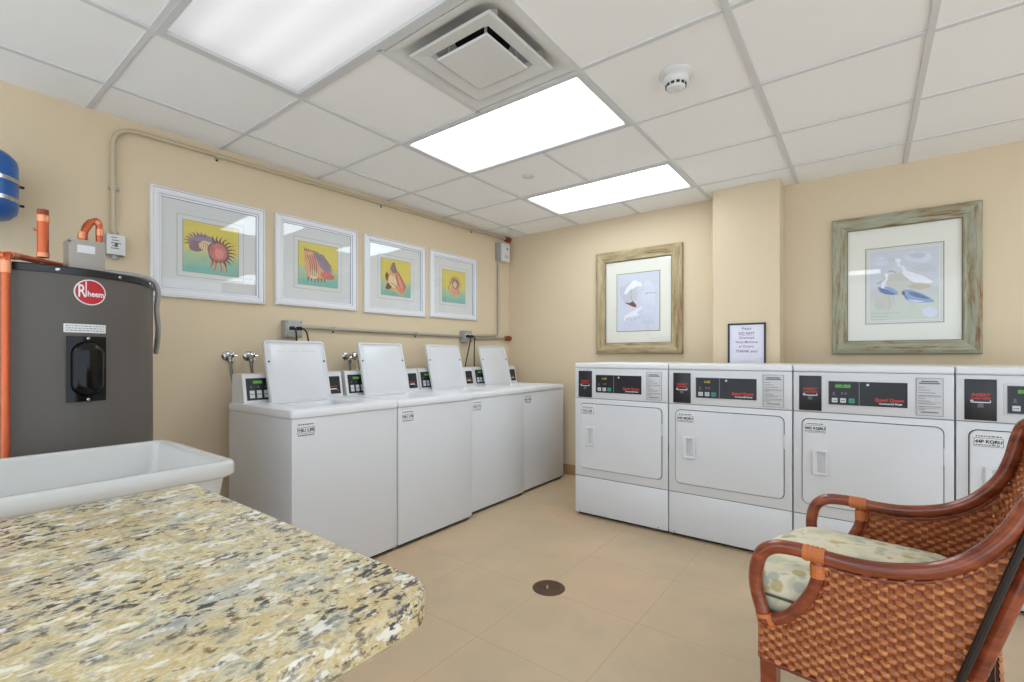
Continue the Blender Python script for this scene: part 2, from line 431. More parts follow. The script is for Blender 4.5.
b.raw([(WX(.9) + .012, .9, 0), (WX(YB) + .012, YB, 0), (WX(YB), YB, 0), (WX(.9), .9, 0), (WX(.9) + .012, .9, .1), (WX(YB) + .012, YB, .1), (WX(YB), YB, .1), (WX(.9), .9, .1)],
      [[0, 1, 5, 4], [1, 2, 6, 5], [2, 3, 7, 6], [3, 0, 4, 7], [0, 3, 2, 1], [4, 5, 6, 7]], 'base')
struct(b.build('baseboard_left', smooth=False))

# ------------------------------------------------------------------ ceiling lights
E_LENS = {'a': .11, 'b': 1.9, 'c': 1.8}; E_TUBE = {'a': 1.0, 'b': 3.2, 'c': 1}
lab = {0: 'large recessed fluorescent panel nearest the camera, cut by the top edge', 1: 'middle recessed fluorescent panel beside the air vent', 2: 'farthest recessed fluorescent panel near the column',
       3: 'recessed fill-light panel added behind the camera, unseen', 4: 'recessed fill-light panel added right of the camera near the rear, unseen', 5: 'recessed fill-light panel added near the right wall, unseen', 6: 'recessed fill-light panel added at the rear left, unseen'}
for idx, (x, y, k) in enumerate(lights):
    i, j = cell(x, y); x0, x1, y0, y1 = gx[i], gx[i + 2], gy[j], gy[j + 1]
    t = tag(empty('ceiling_light', ((x0 + x1) / 2, (y0 + y1) / 2, CZ)), lab[idx], 'ceiling light', 'recessed ceiling lights')
    hx, hy = (x1 - x0) / 2, (y1 - y0) / 2
    f = MB()
    R0 = [(-hx + .010, -hy + .010), (hx - .010, -hy + .010), (hx - .010, hy - .010), (-hx + .010, hy - .010)]
    def ring(d, z): return [(sx * (hx - d), sy * (hy - d), z) for sx, sy in ((-1, -1), (1, -1), (1, 1), (-1, 1))]
    f.loft([ring(.008, .012), ring(.008, -.006), ring(.034, -.006), ring(.040, .004), ring(.040, .012)], 'trimgrey', True, False, False)
    f.build('frame', t, smooth=False)
    h = MB(); h.box((-hx + .03, -hy + .03, .13), (hx - .03, hy - .03, .14), 'white')
    h.loft([ring(.03, .13), ring(.012, .012)], 'white', True, False, False); h.build('housing', t, smooth=False)
    l = MB(); M['lens_' + k] = M.get('lens_' + k) or lens_mat('prismatic_lens_' + k, E_LENS[k], (.97, .97, .97, 1) if k == 'a' else (.86, .96, 1.04, 1))
    M['tube_' + k] = M.get('tube_' + k) or emit_mat('fluorescent_tube_' + k, E_TUBE[k], (.97, .965, .97, 1) if k == 'a' else (.86, .96, 1.04, 1))
    l.box((-hx + .038, -hy + .038, .004), (hx - .038, hy - .038, .0055), 'lens_' + k); l.build('lens', t, smooth=False)
    if k != 'c':
        for yy in (-.17, 0, .17):
            tb = MB(); tb.tube([(-hx + .07, yy, .062), (hx - .07, yy, .062)], .016, 'tube_' + k, 10); tb.build('fluorescent_tube', t)

# ------------------------------------------------------------------ air vent
vx, vy = (gx[vi] + gx[vi + 1]) / 2, (gy[vj] + gy[vj + 1]) / 2
t = tag(empty('air_vent', (vx, vy, CZ)), 'square white stepped air vent in the ceiling between two lights', 'air vent')
def sq(h, z, r=0.0):
    return rrect(-h, h, -h, h, r, z, 5)
f = MB(); f.loft([sq(.293, .010, .002), sq(.293, -.004, .003), sq(.272, -.006, .01), sq(.235, .018, .07), sq(.19, .062, .14), sq(.125, .085, .12)], 'vent', True, False, False); f.build('frame', t)
f = MB(); f.lathe([(.124, .085), (.12, .15), (.001, .15)], 'duct', (0, 0, 0), n=28, caps=False); f.build('duct_collar', t)
f = MB(); f.loft([sq(.146, .012, .004), sq(.158, -.004, .004), sq(.212, -.012, .003), sq(.222, -.008, .003), sq(.217, -.004, .003), sq(.160, .004, .004), sq(.150, .016, .004), sq(.146, .012, .004)], 'vent', True, False, False); f.build('middle_ring', t, ang=20)
f = MB(); f.loft([sq(.01, -.024, .002), sq(.134, -.020, .003), sq(.140, -.014, .003), sq(.120, -.012, .003), sq(.02, -.016, .003)], 'vent', True, False, True); f.build('centre_panel', t, ang=20)
for sx, sy in ((1, 1), (-1, 1), (-1, -1), (1, -1)):
    f = MB(); f.box((sx * .10 - .004, sy * .10 - .004, -.016), (sx * .10 + .004, sy * .10 + .004, .085), 'vent'); f.build('bracket', t)
    f = MB(); f.box((sx * .155 - .012, sy * .155 - .003, -.004), (sx * .205, sy * .155 + .003, .05), 'vent'); f.build('bracket', t)

# ------------------------------------------------------------------ smoke detector, sprinkler cover
t = tag(empty('smoke_detector', (-.690, 2.145, CZ + .003)), 'white round smoke detector with dark slots on a ceiling tile', 'smoke detector')
f = MB(); f.lathe([(.075, 0), (.075, -.008), (.06, -.020), (.05, -.022)], 'plastic'); f.build('base', t)
f = MB(); f.lathe([(.054, -.02), (.056, -.034), (.050, -.046), (.044, -.050), (.041, -.062), (.036, -.070), (.022, -.074), (.020, -.071), (.001, -.072)], 'plastic'); f.build('head', t, ang=25)
f = MB()
for k in range(12):
    a = 2 * PI * k / 12; mtx = Matrix.Rotation(a, 4, 'Z')
    f.box((.040, -.007, -.061), (.0455, .007, -.051), 'inkblack', mtx=mtx)
f.build('sensing_slots', t, smooth=False)
f = MB(); f.lathe([(.040, 0), (.040, -.003), (.034, -.006), (.001, -.006)], 'plastic')
tag(f.build('sprinkler_cover', loc=(-1.92, 2.74, CZ + .003)), 'small flat white disc cover in the ceiling between the two far lights', 'sprinkler cover')

# ------------------------------------------------------------------ framed pictures
def ring_rect(w, h, ins, d):
    """rectangle ring in local (y along, z up), d = distance off the wall (+x)"""
    a, c = w / 2 - ins, h / 2 - ins
    return [(d, -a, -c), (d, a, -c), (d, a, c), (d, -a, c)]
def frame_mesh(w, h, prof, mats_h, mats_v):
    b = MB(); R = [ring_rect(w, h, i, d) for i, d in prof]
    for k in range(len(R) - 1):
        A, B = R[k], R[k + 1]
        for q in range(4):
            q2 = (q + 1) % 4; m = (mats_h if q in (0, 2) else mats_v)[k]
            b.raw([A[q], A[q2], B[q2], B[q]], [[0, 1, 2, 3]], m)
    return b
def flat(b, pts, m, d): b.poly([(d, p[0], p[1]) for p in pts], m)
def ell(cx, cy, rx, ry, rot=0, n=20, wob=0, seed=0):
    rnd = random.Random(seed); out = []
    for k in range(n):
        a = 2 * PI * k / n; q = 1 + wob * (rnd.random() - .5) * 2
        x, y = rx * math.cos(a) * q, ry * math.sin(a) * q
        out.append((cx + x * math.cos(rot) - y * math.sin(rot), cy + x * math.sin(rot) + y * math.cos(rot)))
    return out
def stroke(b, p, q, w0, w1, m, d, curve=0.0):
    n = 6; L = []; Rr = []
    dx, dy = q[0] - p[0], q[1] - p[1]; ln = math.hypot(dx, dy) or 1; nx, ny = -dy / ln, dx / ln
    for k in range(n + 1):
        t = k / n; c = curve * math.sin(PI * t); w = (w0 * (1 - t) + w1 * t) / 2
        x, y = p[0] + dx * t + nx * c, p[1] + dy * t + ny * c
        L.append((x + nx * w, y + ny * w)); Rr.append((x - nx * w, y - ny * w))
    b_pts = L + Rr[::-1]
    for k in range(n):
        flat(b, [L[k], L[k + 1], Rr[k + 1], Rr[k]], m, d)
D0 = .0110
def shell_spiky(b):
    flat(b, ell(-.045, .03, .062, .042, .25, 24, .12, 1), 'art_lilac', D0)
    flat(b, ell(-.075, .005, .035, .03, .6, 18, .15, 2), 'art_mauve', D0 + .0002)
    flat(b, ell(-.02, .01, .045, .03, -.2, 20, .1, 3), 'art_cream', D0 + .0003)
    flat(b, ell(.032, -.01, .055, .06, .2, 26, .07, 4), 'art_mauve', D0 + .0004)
    flat(b, ell(.030, -.012, .043, .046, .2, 22, .05, 5), 'art_rose', D0 + .0006)
    flat(b, ell(.036, -.018, .022, .028, .2, 18, .05, 6), 'art_pink', D0 + .0008)
    for k in range(12):
        a = -1.1 + k * .27; c, s_ = math.cos(a), math.sin(a)
        stroke(b, (.03 + .048 * c, -.01 + .052 * s_), (.03 + .092 * c, -.01 + .088 * s_), .011, .003, 'art_brown', D0 + .0005, .006)
    for k in range(8):
        a = 1.2 + k * .30; c, s_ = math.cos(a), math.sin(a)
        stroke(b, (-.06 + .045 * c, .018 + .04 * s_), (-.06 + .072 * c, .018 + .066 * s_), .012, .004, 'art_mauve', D0 + .0002, -.006)
    for x0, x1, y1 in ((.01, .008, -.115), (.03, .04, -.122), (.045, .07, -.118), (-.005, -.01, -.10)):
        stroke(b, (x0 + .005, -.055), (x1, y1), .018, .007, 'art_peach', D0 + .0004, .004)
        stroke(b, (x0 + .009, -.055), (x1 + .004, y1), .005, .003, 'art_brown', D0 + .0006, .004)
    for k in range(9):
        stroke(b, (-.085 + k * .010, .035 - abs(k - 4) * .003), (-.09 + k * .011, -.012), .003, .002, 'art_brown', D0 + .0009, .004)
def shell_murex(b):
    flat(b, [(-.10, .085), (-.04, .075), (.02, .068), (.07, .03), (.085, -.02), (.115, -.075), (.06, -.09), (.0, -.085), (-.06, -.10), (-.09, -.06), (-.095, .0)], 'art_peach', D0)
    flat(b, [(-.04, .08), (.03, .072), (.075, .02), (.09, -.035), (.06, -.05), (.02, -.02), (-.02, .02)], 'art_lilac', D0 + .0002)
    flat(b, ell(.06, -.062, .05, .026, -.15, 20, .12, 8), 'art_rose', D0 + .0003)
    flat(b, ell(-.03, .02, .022, .05, .55, 18, .05, 9), 'art_pink', D0 + .0004)
    flat(b, ell(-.035, -.065, .028, .028, 0, 18, .08, 10), 'art_cream', D0 + .0005)
    for k in range(7): stroke(b, (-.03 + k * .018, .075 - k * .010), (.0 + k * .016, .035 - k * .012), .006, .003, 'art_mauve', D0 + .0006, .005)
    for k in range(8): stroke(b, (-.09 + k * .012, .08), (-.10 + k * .013, .10 - k * .002), .009, .003, 'art_brown', D0 + .0001)
    for k in range(6): stroke(b, (-.07 + k * .022, -.085), (-.075 + k * .024, -.112), .010, .004, 'art_brown', D0 + .0001)
    for k in range(4): stroke(b, (-.08 + k * .016, .055), (-.055 + k * .012, -.075), .004, .004, 'art_brown', D0 + .0007, .01)
def shell_conch(b):
    flat(b, [(-.02, .12), (.0, .07), (.06, -.0), (.095, -.05), (.08, -.10), (.06, -.125), (.02, -.118), (-.05, -.09), (-.09, -.055), (-.10, -.01), (-.075, -.0), (-.06, .06), (-.04, .105)], 'art_peach', D0)
    flat(b, [(-.0, .055), (.05, .0), (.085, -.06), (.07, -.11), (.035, -.085), (.005, -.02)], 'art_rose', D0 + .0002)
    flat(b, [(-.0, .04), (.035, -.0), (.06, -.06), (.05, -.085), (.02, -.03)], 'art_pink', D0 + .0004)
    flat(b, [(-.02, .12), (.0, .07), (-.005, .04), (-.03, .03), (-.055, .06), (-.04, .105)], 'art_mauve', D0 + .0002)
    flat(b, ell(-.035, -.03, .035, .05, .5, 20, .1, 12), 'art_cream', D0 + .0003)
    flat(b, ell(-.085, .0, .018, .03, .2, 12, .2, 13), 'art_brown', D0 + .0001)
    flat(b, ell(-.07, -.07, .03, .022, .5, 12, .2, 14), 'art_brown', D0 + .0001)
    stroke(b, (-.015, .11), (.02, -.06), .006, .006, 'art_brown', D0 + .0006, -.006); stroke(b, (.0, .06), (.09, -.07), .006, .004, 'art_brown', D0 + .0006, .006)
    stroke(b, (-.05, -.04), (.05, -.115), .005, .005, 'art_brown', D0 + .0006, .008)
def shell_whelk(b):
    flat(b, [(-.03, .07), (.0, .085), (.03, .06), (.065, .035), (.09, .005), (.06, -.005), (.065, -.06), (.04, -.08), (-.02, -.075), (-.06, -.05), (-.04, -.01), (-.045, .04)], 'art_peach', D0)
    flat(b, ell(.015, .025, .04, .045, .3, 20, .1, 21), 'art_mauve', D0 + .0002)
    flat(b, ell(.01, .02, .02, .027, .3, 16, .1, 22), 'art_cream', D0 + .0004)
    flat(b, ell(.015, -.045, .03, .022, 0, 16, .1, 23), 'art_pink', D0 + .0004)
    for k in range(9):
        a = .2 + k * .34; stroke(b, (.01 + .045 * math.cos(a), .02 + .05 * math.sin(a)), (.01 + .075 * math.cos(a), .02 + .075 * math.sin(a)), .010, .003, 'art_brown', D0 + .0001)
    stroke(b, (-.02, .055), (.06, -.065), .005, .005, 'art_brown', D0 + .0006, .012); stroke(b, (-.07, -.03), (-.03, .03), .006, .004, 'art_brown', D0 + .0001, .01)

shells = [(1.1825, 1.810, .613, .618, shell_spiky, 'white-framed print of a spiky shell with a rose opening, nearest the water heater', 'spiky shell'),
          (1.865, 1.8165, .617, .614, shell_murex, 'white-framed print of a frilled purple-grey shell, second from the water heater', 'murex shell'),
          (2.547, 1.8125, .622, .616, shell_conch, 'white-framed print of a pointed pink conch shell, third along the left wall', 'conch shell'),
          (3.213, 1.8165, .606, .604, shell_whelk, 'white-framed print of a small brown shell, closest to the corner', 'whelk shell')]
WP = [(0, .0), (0, .020), (.003, .026), (.010, .028), (.012, .024), (.030, .026), (.036, .022), (.040, .022), (.042, .017), (.052, .016), (.055, .010), (.058, .010)]
wm = ['whiteframe', 'whiteframe', 'whiteframe', 'groove', 'whiteframe', 'whiteframe', 'whiteframe', 'groove', 'whiteframe', 'groove', 'whiteframe']
for yc, zc, w, h, fn, label, kind in shells:
    t = tag(empty('framed_picture', on_left(yc, zc), -WA), label, 'picture', 'shell prints on the left wall')
    frame_mesh(w, h, WP, wm, wm).build('frame', t, smooth=False)
    b = MB(); b.box((.001, -w / 2 + .05, -h / 2 + .05), (.008, w / 2 - .05, h / 2 - .05), 'matboard')
    for a, m_, d in ((.180, 'matline', .0084), (.1775, 'matboard', .0088), (.152, 'matline', .0091)):
        b.box((.008, -a, -a), (d, a, a), m_)
    b.build('mat_board', t, smooth=False)
    b = MB(); b.box((.009, -.148, -.148), (.0102, .148, .148), 'print'); pr = b.build('print', t, smooth=False)
    b = MB(); fn(b); b.v = [(v[0], v[1] * 1.1, v[2] * 1.1) for v in b.v]
    me = b.build('shell_motif', pr, smooth=False); plab(me, kind)
    b = MB(); b.box((.0135, -w / 2 + .056, -h / 2 + .056), (.0145, w / 2 - .056, h / 2 - .056), 'glass'); b.build('glass', t, smooth=False)

# big bird pictures on the back wall: local x out of wall -> turned so it looks towards -Y
def drawer(b, x0, x1, tl, tr, bl, br, w, h):
    """drawing helper: proportions of the print measured on a slanted view of it"""
    def A(p):
        f = (p[0] - x0) / (x1 - x0); top = tl + (tr - tl) * f; bot = bl + (br - bl) * f
        return ((f - .5) * w, (.5 - (p[1] - top) / (bot - top)) * h)
    cnt = [0]
    def F(pts, m, smooth=True):
        cnt[0] += 1; P = [A(p) for p in pts]
        if smooth:
            n = len(P); Q = []
            for i in range(n):
                p0, p1, p2, p3 = P[i - 1], P[i], P[(i + 1) % n], P[(i + 2) % n]
                for k in range(5):
                    t = k / 5
                    Q.append(tuple(.5 * ((2 * p1[j]) + (-p0[j] + p2[j]) * t + (2 * p0[j] - 5 * p1[j] + 4 * p2[j] - p3[j]) * t * t + (-p0[j] + 3 * p1[j] - 3 * p2[j] + p3[j]) * t ** 3) for j in (0, 1)))
            P = Q
        flat(b, P, 'art_' + m, D0 + cnt[0] * .00006)
    def Ln(p, q, w0, w1, m, c=0.0):
        cnt[0] += 1; stroke(b, A(p), A(q), w0, w1, 'art_' + m, D0 + cnt[0] * .00006, c)
    return F, Ln
def blob(cx, cy, rx, ry, seed):
    return [(p[0], p[1]) for p in ell(cx, cy, rx, ry, 0, 12, .16, seed)]
def bird_big(b):
    F, Ln = drawer(b, 75, 530, 140, 95, 605, 600, .351, .465)
    F(blob(300, 350, 130, 80, 3), 'haze'); F(blob(405, 175, 90, 42, 4), 'mist'); F(blob(390, 160, 55, 20, 14), 'haze2'); F(blob(150, 200, 48, 30, 5), 'mist'); F(blob(470, 555, 45, 38, 6), 'mist'); F(blob(170, 480, 70, 60, 7), 'haze'); F(blob(440, 250, 70, 30, 8), 'haze2')
    F([(300, 268), (345, 272), (400, 290), (450, 315), (492, 350), (430, 352), (370, 345), (330, 318), (300, 290)], 'white')
    Ln((278, 196), (292, 240), .017, .015, 'white', -.012); Ln((292, 232), (310, 286), .016, .026, 'white', .006)
    F([(245, 190), (262, 180), (284, 186), (290, 202), (270, 208), (250, 202)], 'white'); Ln((248, 193), (172, 196), .005, .001, 'sand', .002)
    F(blob(410, 375, 70, 22, 9), 'sandy')
    F([(128, 376), (165, 372), (215, 380), (262, 408), (262, 430), (215, 432), (165, 420), (138, 402)], 'blue'); F([(140, 385), (190, 395), (250, 425), (200, 428), (155, 412)], 'deep')
    Ln((186, 300), (182, 340), .013, .012, 'white', .006); Ln((184, 335), (165, 385), .015, .020, 'white', -.006); F([(172, 292), (190, 282), (204, 292), (196, 306), (178, 304)], 'white'); Ln((178, 292), (138, 300), .004, .001, 'sand'); Ln((152, 336), (118, 356), .004, .002, 'ink', .003)
    F([(298, 405), (340, 398), (390, 412), (450, 440), (500, 482), (440, 488), (380, 486), (330, 470), (306, 440)], 'blue'); F([(340, 412), (400, 425), (470, 462), (420, 458), (360, 440)], 'deep'); F([(330, 465), (380, 470), (440, 480), (380, 484)], 'mist')
    F([(292, 412), (304, 408), (314, 420), (310, 434), (298, 432)], 'ink'); Ln((306, 434), (330, 470), .005, .003, 'ink', .004); Ln((202, 268), (252, 280), .004, .003, 'ink', .006)
    for x in (205, 238, 350, 368): Ln((x, 440 if x < 300 else 484), (x + 8, 515 if x < 300 else 520), .003, .002, 'sandy')
    for y, x1 in ((556, 272), (578, 205), (600, 185)):
        x = 84
        while x < x1: Ln((x, y), (x + 9, y - (x % 3) * 2), .0025, .0018, 'ink2'); x += 13
def bird_small(b):
    F, Ln = drawer(b, 117, 402, 178, 150, 545, 540, .385, .508)
    F(blob(200, 300, 70, 70, 31), 'haze2'); F(blob(330, 330, 45, 120, 33), 'mist')
    F([(165, 298), (182, 262), (215, 225), (240, 210), (262, 222), (258, 245), (235, 262), (205, 275), (182, 300)], 'white')
    F([(255, 222), (280, 226), (294, 238), (288, 252), (268, 250), (254, 240)], 'white'); Ln((286, 240), (300, 244), .012, .004, 'cream')
    Ln((214, 270), (212, 318), .004, .004, 'ink2'); Ln((212, 318), (226, 356), .005, .004, 'ink2')
    F([(168, 358), (205, 360), (222, 350), (240, 362), (252, 384), (232, 388), (205, 376)], 'brown')
    F([(162, 455), (190, 430), (235, 412), (290, 382), (280, 408), (252, 425), (270, 440), (225, 450), (195, 462), (172, 480)], 'white')
    for x, y in ((178, 468), (186, 462), (200, 458), (232, 470), (240, 462), (262, 456), (212, 474)): Ln((x, y + 8), (x + 7, y - 6), .005, .002, 'ink2', .002)
    Ln((312, 298), (384, 295), .004, .002, 'ink', .003)
    for x in range(288, 366, 11): Ln((x, 492 - (x % 4) * 2), (x + 8, 488), .0032, .002, 'ink2', .003); Ln((x + 4, 502), (x + 11, 500), .0025, .002, 'ink2', .002)
    for x in range(180, 262, 13): Ln((x, 503), (x + 9, 501), .003, .002, 'sandy', .002)

def big_picture(x0, x1, z0, z1, pal, fw, inner, art, fn, matm, pm, label):
    w, h = x1 - x0, z1 - z0; cx, cz = (x0 + x1) / 2, (z0 + z1) / 2
    t = tag(empty('framed_picture', (cx, YB, cz), -PI / 2), label, 'picture', 'bird prints on the back wall')
    P = [(0, 0), (0, .026), (.006, .034), (.030, .040), (.055, .034), (.075, .026), (.088, .028), (.094, .022), (fw, .014)]
    P = [(a * fw / .10 if a > 0 else 0, d) for a, d in P[:-1]] + [(fw, .014)]
    # local y runs towards +world x; wood streaks follow each rail
    n = len(P) - 1
    dark = 'olive'
    mh = [M[pal + 'h']] * (n - 1) + [M[dark]]; mv = [M[pal + '2']] * (n - 1) + [M[dark]]
    frame_mesh(w, h, P, mh, mv).build('frame', t, smooth=False)
    b = MB(); b.box((.001, -w / 2 + .05, -h / 2 + .05), (.008, w / 2 - .05, h / 2 - .05), matm); b.build('mat_board', t, smooth=False)
    ax0, ax1, az0, az1 = [art[0] - cx, art[1] - cx, art[2] - cz, art[3] - cz]
    b = MB()
    for g, m_, d in inner: b.box((.008, ax0 - g, az0 - g), (d, ax1 + g, az1 + g), m_)
    b.build('mat_border', t, smooth=False)
    acx, acz = (ax0 + ax1) / 2, (az0 + az1) / 2
    b = MB(); b.box((.0085, ax0 - acx, az0 - acz), (.0106, ax1 - acx, az1 - acz), pm); pr = b.build('print', t, loc=(0, acx, acz), smooth=False)
    b = MB(); fn(b); plab(b.build('bird_motif', pr, smooth=False), 'painted wading birds')
    b = MB(); b.box((.0145, -w / 2 + fw - .006, -h / 2 + fw - .006), (.0155, w / 2 - fw + .006, h / 2 - fw + .006), 'glass'); b.build('glass', t, smooth=False)
# local axes: rotated -90 deg about z: local x -> -Y (out of wall), local y -> +X
def streak_local(name, cols):      # rails along local y
    return streak(name, 1, cols)
M['sageh'] = streak('weathered_sage_wood_rail', 1, sage); M['drifth'] = streak('weathered_tan_wood_rail', 1, drift)
big_picture(-.198, .563, 1.178, 2.118, 'sage', .092, [(.026, 'matline', .0084), (.018, 'matcream', .0090), (.012, 'matline', .0094), (.010, 'matboard', .0098)], (.015, .366, 1.405, 1.870), bird_big, 'matcream', 'birdprint',
            'weathered green-grey framed print of herons, on the right of the wall column')
big_picture(-2.040, -1.238, 1.187, 2.123, 'drift', .100, [(.010, 'olive', .0090), (.004, 'matboard', .0098)], (-1.828, -1.443, 1.395, 1.903), bird_small, 'matcream', 'birdprint2',
            'weathered tan framed print of white egrets, on the left of the wall column')

# sign on the column
t = tag(empty('wall_sign', (-.7145, 3.843, 1.25), -PI / 2), 'black-framed paper sign with purple printed lines on the column', 'sign')
frame_mesh(.256, .318, [(0, 0), (0, .012), (.003, .014), (.009, .014), (.012, .009), (.013, .004)], ['signframe'] * 5, ['signframe'] * 5).build('frame', t, smooth=False)
b = MB(); b.box((.001, -.118, -.149), (.005, .118, .149), 'paper'); pp = b.build('paper', t, smooth=False)
for s_, z, sz, m_, bo in (('Please', .118, .026, 'inkgrey', .0002), ('DO NOT', .082, .027, 'inkpurple', .0005), ('Overload', .050, .027, 'inkpurple', .0002), ('Wash Machines', .018, .024, 'inkpurple', .0003), ('or Dryers.', -.014, .025, 'inkpurple', .0002), ('THANK you!', -.050, .027, 'inkblack', .0003)):
    text('lettering', s_, sz, m_, pp, (.0056, 0, z), '+x', bo)
b = MB(); b.box((.005, -.045, .0675), (.0054, .045, .069), 'inkpurple'); b.build('underline', pp, smooth=False)

# ------------------------------------------------------------------ washing machines
def washer(x, y0, w, code, label, lo_=0.0, notice=False):
    t = tag(empty('washing_machine', (x, y0, 0)), label, 'washing machine', 'row of white top-loading washers')
    H = .898; DB = -.705      # back (local x), front is x=0
    b = MB()
    b.box((DB, .002, .022), (0, w - .002, .856), 'white', .006)
    for sx in (-.06, DB + .06):
        for yy in (.06, w - .06): b.lathe([(.018, .0), (.018, .03)], 'dark', (sx, yy, 0), n=12)
    b.box((DB + .02, .02, .010), (-.012, w - .02, .024), 'dark')
    b.build('body', t)
    # deck with a real opening: four slabs around it
    oy0, oy1, ox0, ox1 = w / 2 - .18 + lo_, w / 2 + .18 + lo_, -.475, -.115
    def R(h, d, z, rr): return rrect(DB + d, h, d, w - d, rr, z, 5)
    def O(g, z, rr): return rrect(ox0 - g, ox1 + g, oy0 - g, oy1 + g, rr, z, 5)
    b = MB()
    b.loft([R(.004, 0, .856, .02), R(.006, -.002, .866, .02), R(.006, -.002, .884, .02), R(.002, .002, .894, .022), R(-.008, .010, H, .022),
            O(.018, H, .05), O(.010, H - .003, .045), O(.004, H - .008, .04), O(0, H - .02, .04), O(-.004, H - .06, .04)], 'white_top', True, False, False)
    b.build('deck', t, ang=30)
    b = MB(); b.loft([O(-.004, H - .06, .04), O(-.03, H - .12, .15), O(-.03, H - .35, .15)], 'steel', True, False, True); b.build('wash_tub', t)
    # lid, open and leaning against the console
    LW, LH = .386, .385; th = math.atan2(.095, .371)
    def lr(g, d, rr): return [(d, p[0], p[1]) for p in [(q[0], q[1]) for q in rrect(g, LW - g, g, LH - g, rr, 0, 6)]]
    b = MB()
    b.loft([lr(.010, -.014, .02), lr(.0, -.010, .022), lr(0, .008, .022), lr(.003, .012, .021), lr(.010, .012, .018), lr(.016, .006, .016), lr(.028, .004, .016), lr(.034, .0055, .014)], 'white', True, False, True)
    lid = b.build('lid', t, (-.485, w / 2 - LW / 2 + lo_, .884), (0, -th, 0), ang=30)
    for yy in (.018, LW - .018):
        q = MB(); q.lathe([(.006, .006), (.006, .014), (.003, .016)], 'inkgrey', (0, yy, LH * .66), 'x', 10); q.build('lid_bumper', lid)
    q = MB()
    rnd = random.Random(3)
    for k, (a0, a1) in enumerate(((.075, .125), (.145, .21), (.23, .32)) if notice else ()):
        for rr_ in range(1):
            y_ = a0
            while y_ < a1: 
                l_ = rnd.uniform(.006, .016); q.box((.0055, y_, LH - .067 - rr_ * .010), (.0060, min(a1, y_ + l_), LH - .063 - rr_ * .010), 'faintink'); y_ += l_ + .004
    if notice: q.build('printed_notice', lid, smooth=False)
    # console
    c0, c1 = .018, w - .006
    A = [(-.70, .896), (-.70, 1.058), (-.690, 1.063), (-.590, 1.063), (-.578, 1.058), (-.548, .905), (-.546, .896)]
    b = MB(); nA = len(A)
    b.raw([(p[0], c0, p[1]) for p in A] + [(p[0], c1, p[1]) for p in A], [list(range(nA)), list(range(2 * nA - 1, nA - 1, -1))] + [[k, (k + 1) % nA, nA + (k + 1) % nA, nA + k] for k in range(nA)], 'white')
    con = b.build('console', t, ang=20)
    # plane of the sloping face: from (-.548,.905) to (-.578,1.058)
    def cp(u, v, o=0.0):   # v = 0..1 up the face, o = lift off it
        L = Vector((-.030, 0, .153)); nn = Vector((.153, 0, .030)).normalized()
        p = Vector((-.548, u, .905)) + L * v + nn * o
        return p
    def slab(u0, u1, v0, v1, h, m_, bb):
        P8 = [cp(u, v, o) for o in (0, h) for (u, v) in ((u0, v0), (u1, v0), (u1, v1), (u0, v1))]
        bb.raw(P8, [[0, 1, 2, 3], [4, 5, 6, 7], [0, 1, 5, 4], [1, 2, 6, 5], [2, 3, 7, 6], [3, 0, 4, 7]], m_)
    q = MB(); slab(.036, .28, .04, .86, .002, 'black', q); dp = q.build('control_panel', con, smooth=False); plab(dp, 'black control panel')
    q = MB(); slab(.075, .125, .66, .76, .003, 'lcd', q); q.build('readout', dp, smooth=False)
    for k in range(5):
        q = MB(); slab(.052 + k * .040, .078 + k * .040, .12, .40, .004, 'button', q); q.build('button', dp, smooth=False)
        q = MB(); slab(.058 + k * .040, .066 + k * .040, .50, .56, .003, 'inkgrey', q); q.build('indicator', dp, smooth=False)
        q = MB(); slab(.054 + k * .040, .076 + k * .040, .25, .27, .0045, 'black', q); q.build('legend', dp, smooth=False)
    q = MB(); slab(w - .105, w - .022, .08, .82, .002, 'black', q); cpn = q.build('card_panel', con, smooth=False)
    q = MB()
    slab(w - .098, w - .045, .36, .41, .003, 'rust', q); slab(w - .095, w - .050, .26, .30, .003, 'inkwhite', q); slab(w - .052, w - .034, .20, .25, .003, 'inkgrey', q)
    q.build('card_mark', cpn, smooth=False)
    # groove line under console and sticker
    q = MB(); q.box((-.0002, .026, .762), (.0010, .126, .835), 'label', .0003, 1); st = q.build('sticker', t, smooth=False)
    q = MB()
    for (a0, a1, z0, z1) in ((.030, .122, .806, .808), (.030, .122, .776, .778), (.030, .032, .776, .808), (.120, .122, .776, .808)): q.box((.0008, a0, z0), (.0014, a1, z1), 'inkgrey')
    rnd = random.Random(int(y0 * 100))
    for z in (.822, .768):
        y_ = .034
        while y_ < .118: l_ = rnd.uniform(.004, .012); q.box((.0008, y_, z - .003), (.0014, min(.12, y_ + l_), z + .003), 'inkgrey'); y_ += l_ + .003
    q.build('sticker_print', st, smooth=False)
    text('sticker_code', code, .024, 'inkblack', st, (.0018, .076, .792), '+x', .0006)
    return t
washer(-2.250, 1.190, .652, 'Y8U L8R', 'white top-loading washer with open lid, nearest the camera in the row', 0, True)
washer(-2.252, 1.848, .668, 'Y8U L9R', 'white top-loading washer with open lid, second from the camera', -.024)
washer(-2.300, 2.546, .672, '442 L7U', 'white top-loading washer with open lid, third in the row, set slightly back', -.05)
washer(-2.318, 3.226, .668, '445 W2R', 'white top-loading washer with open lid, last in the row by the corner', -.045)

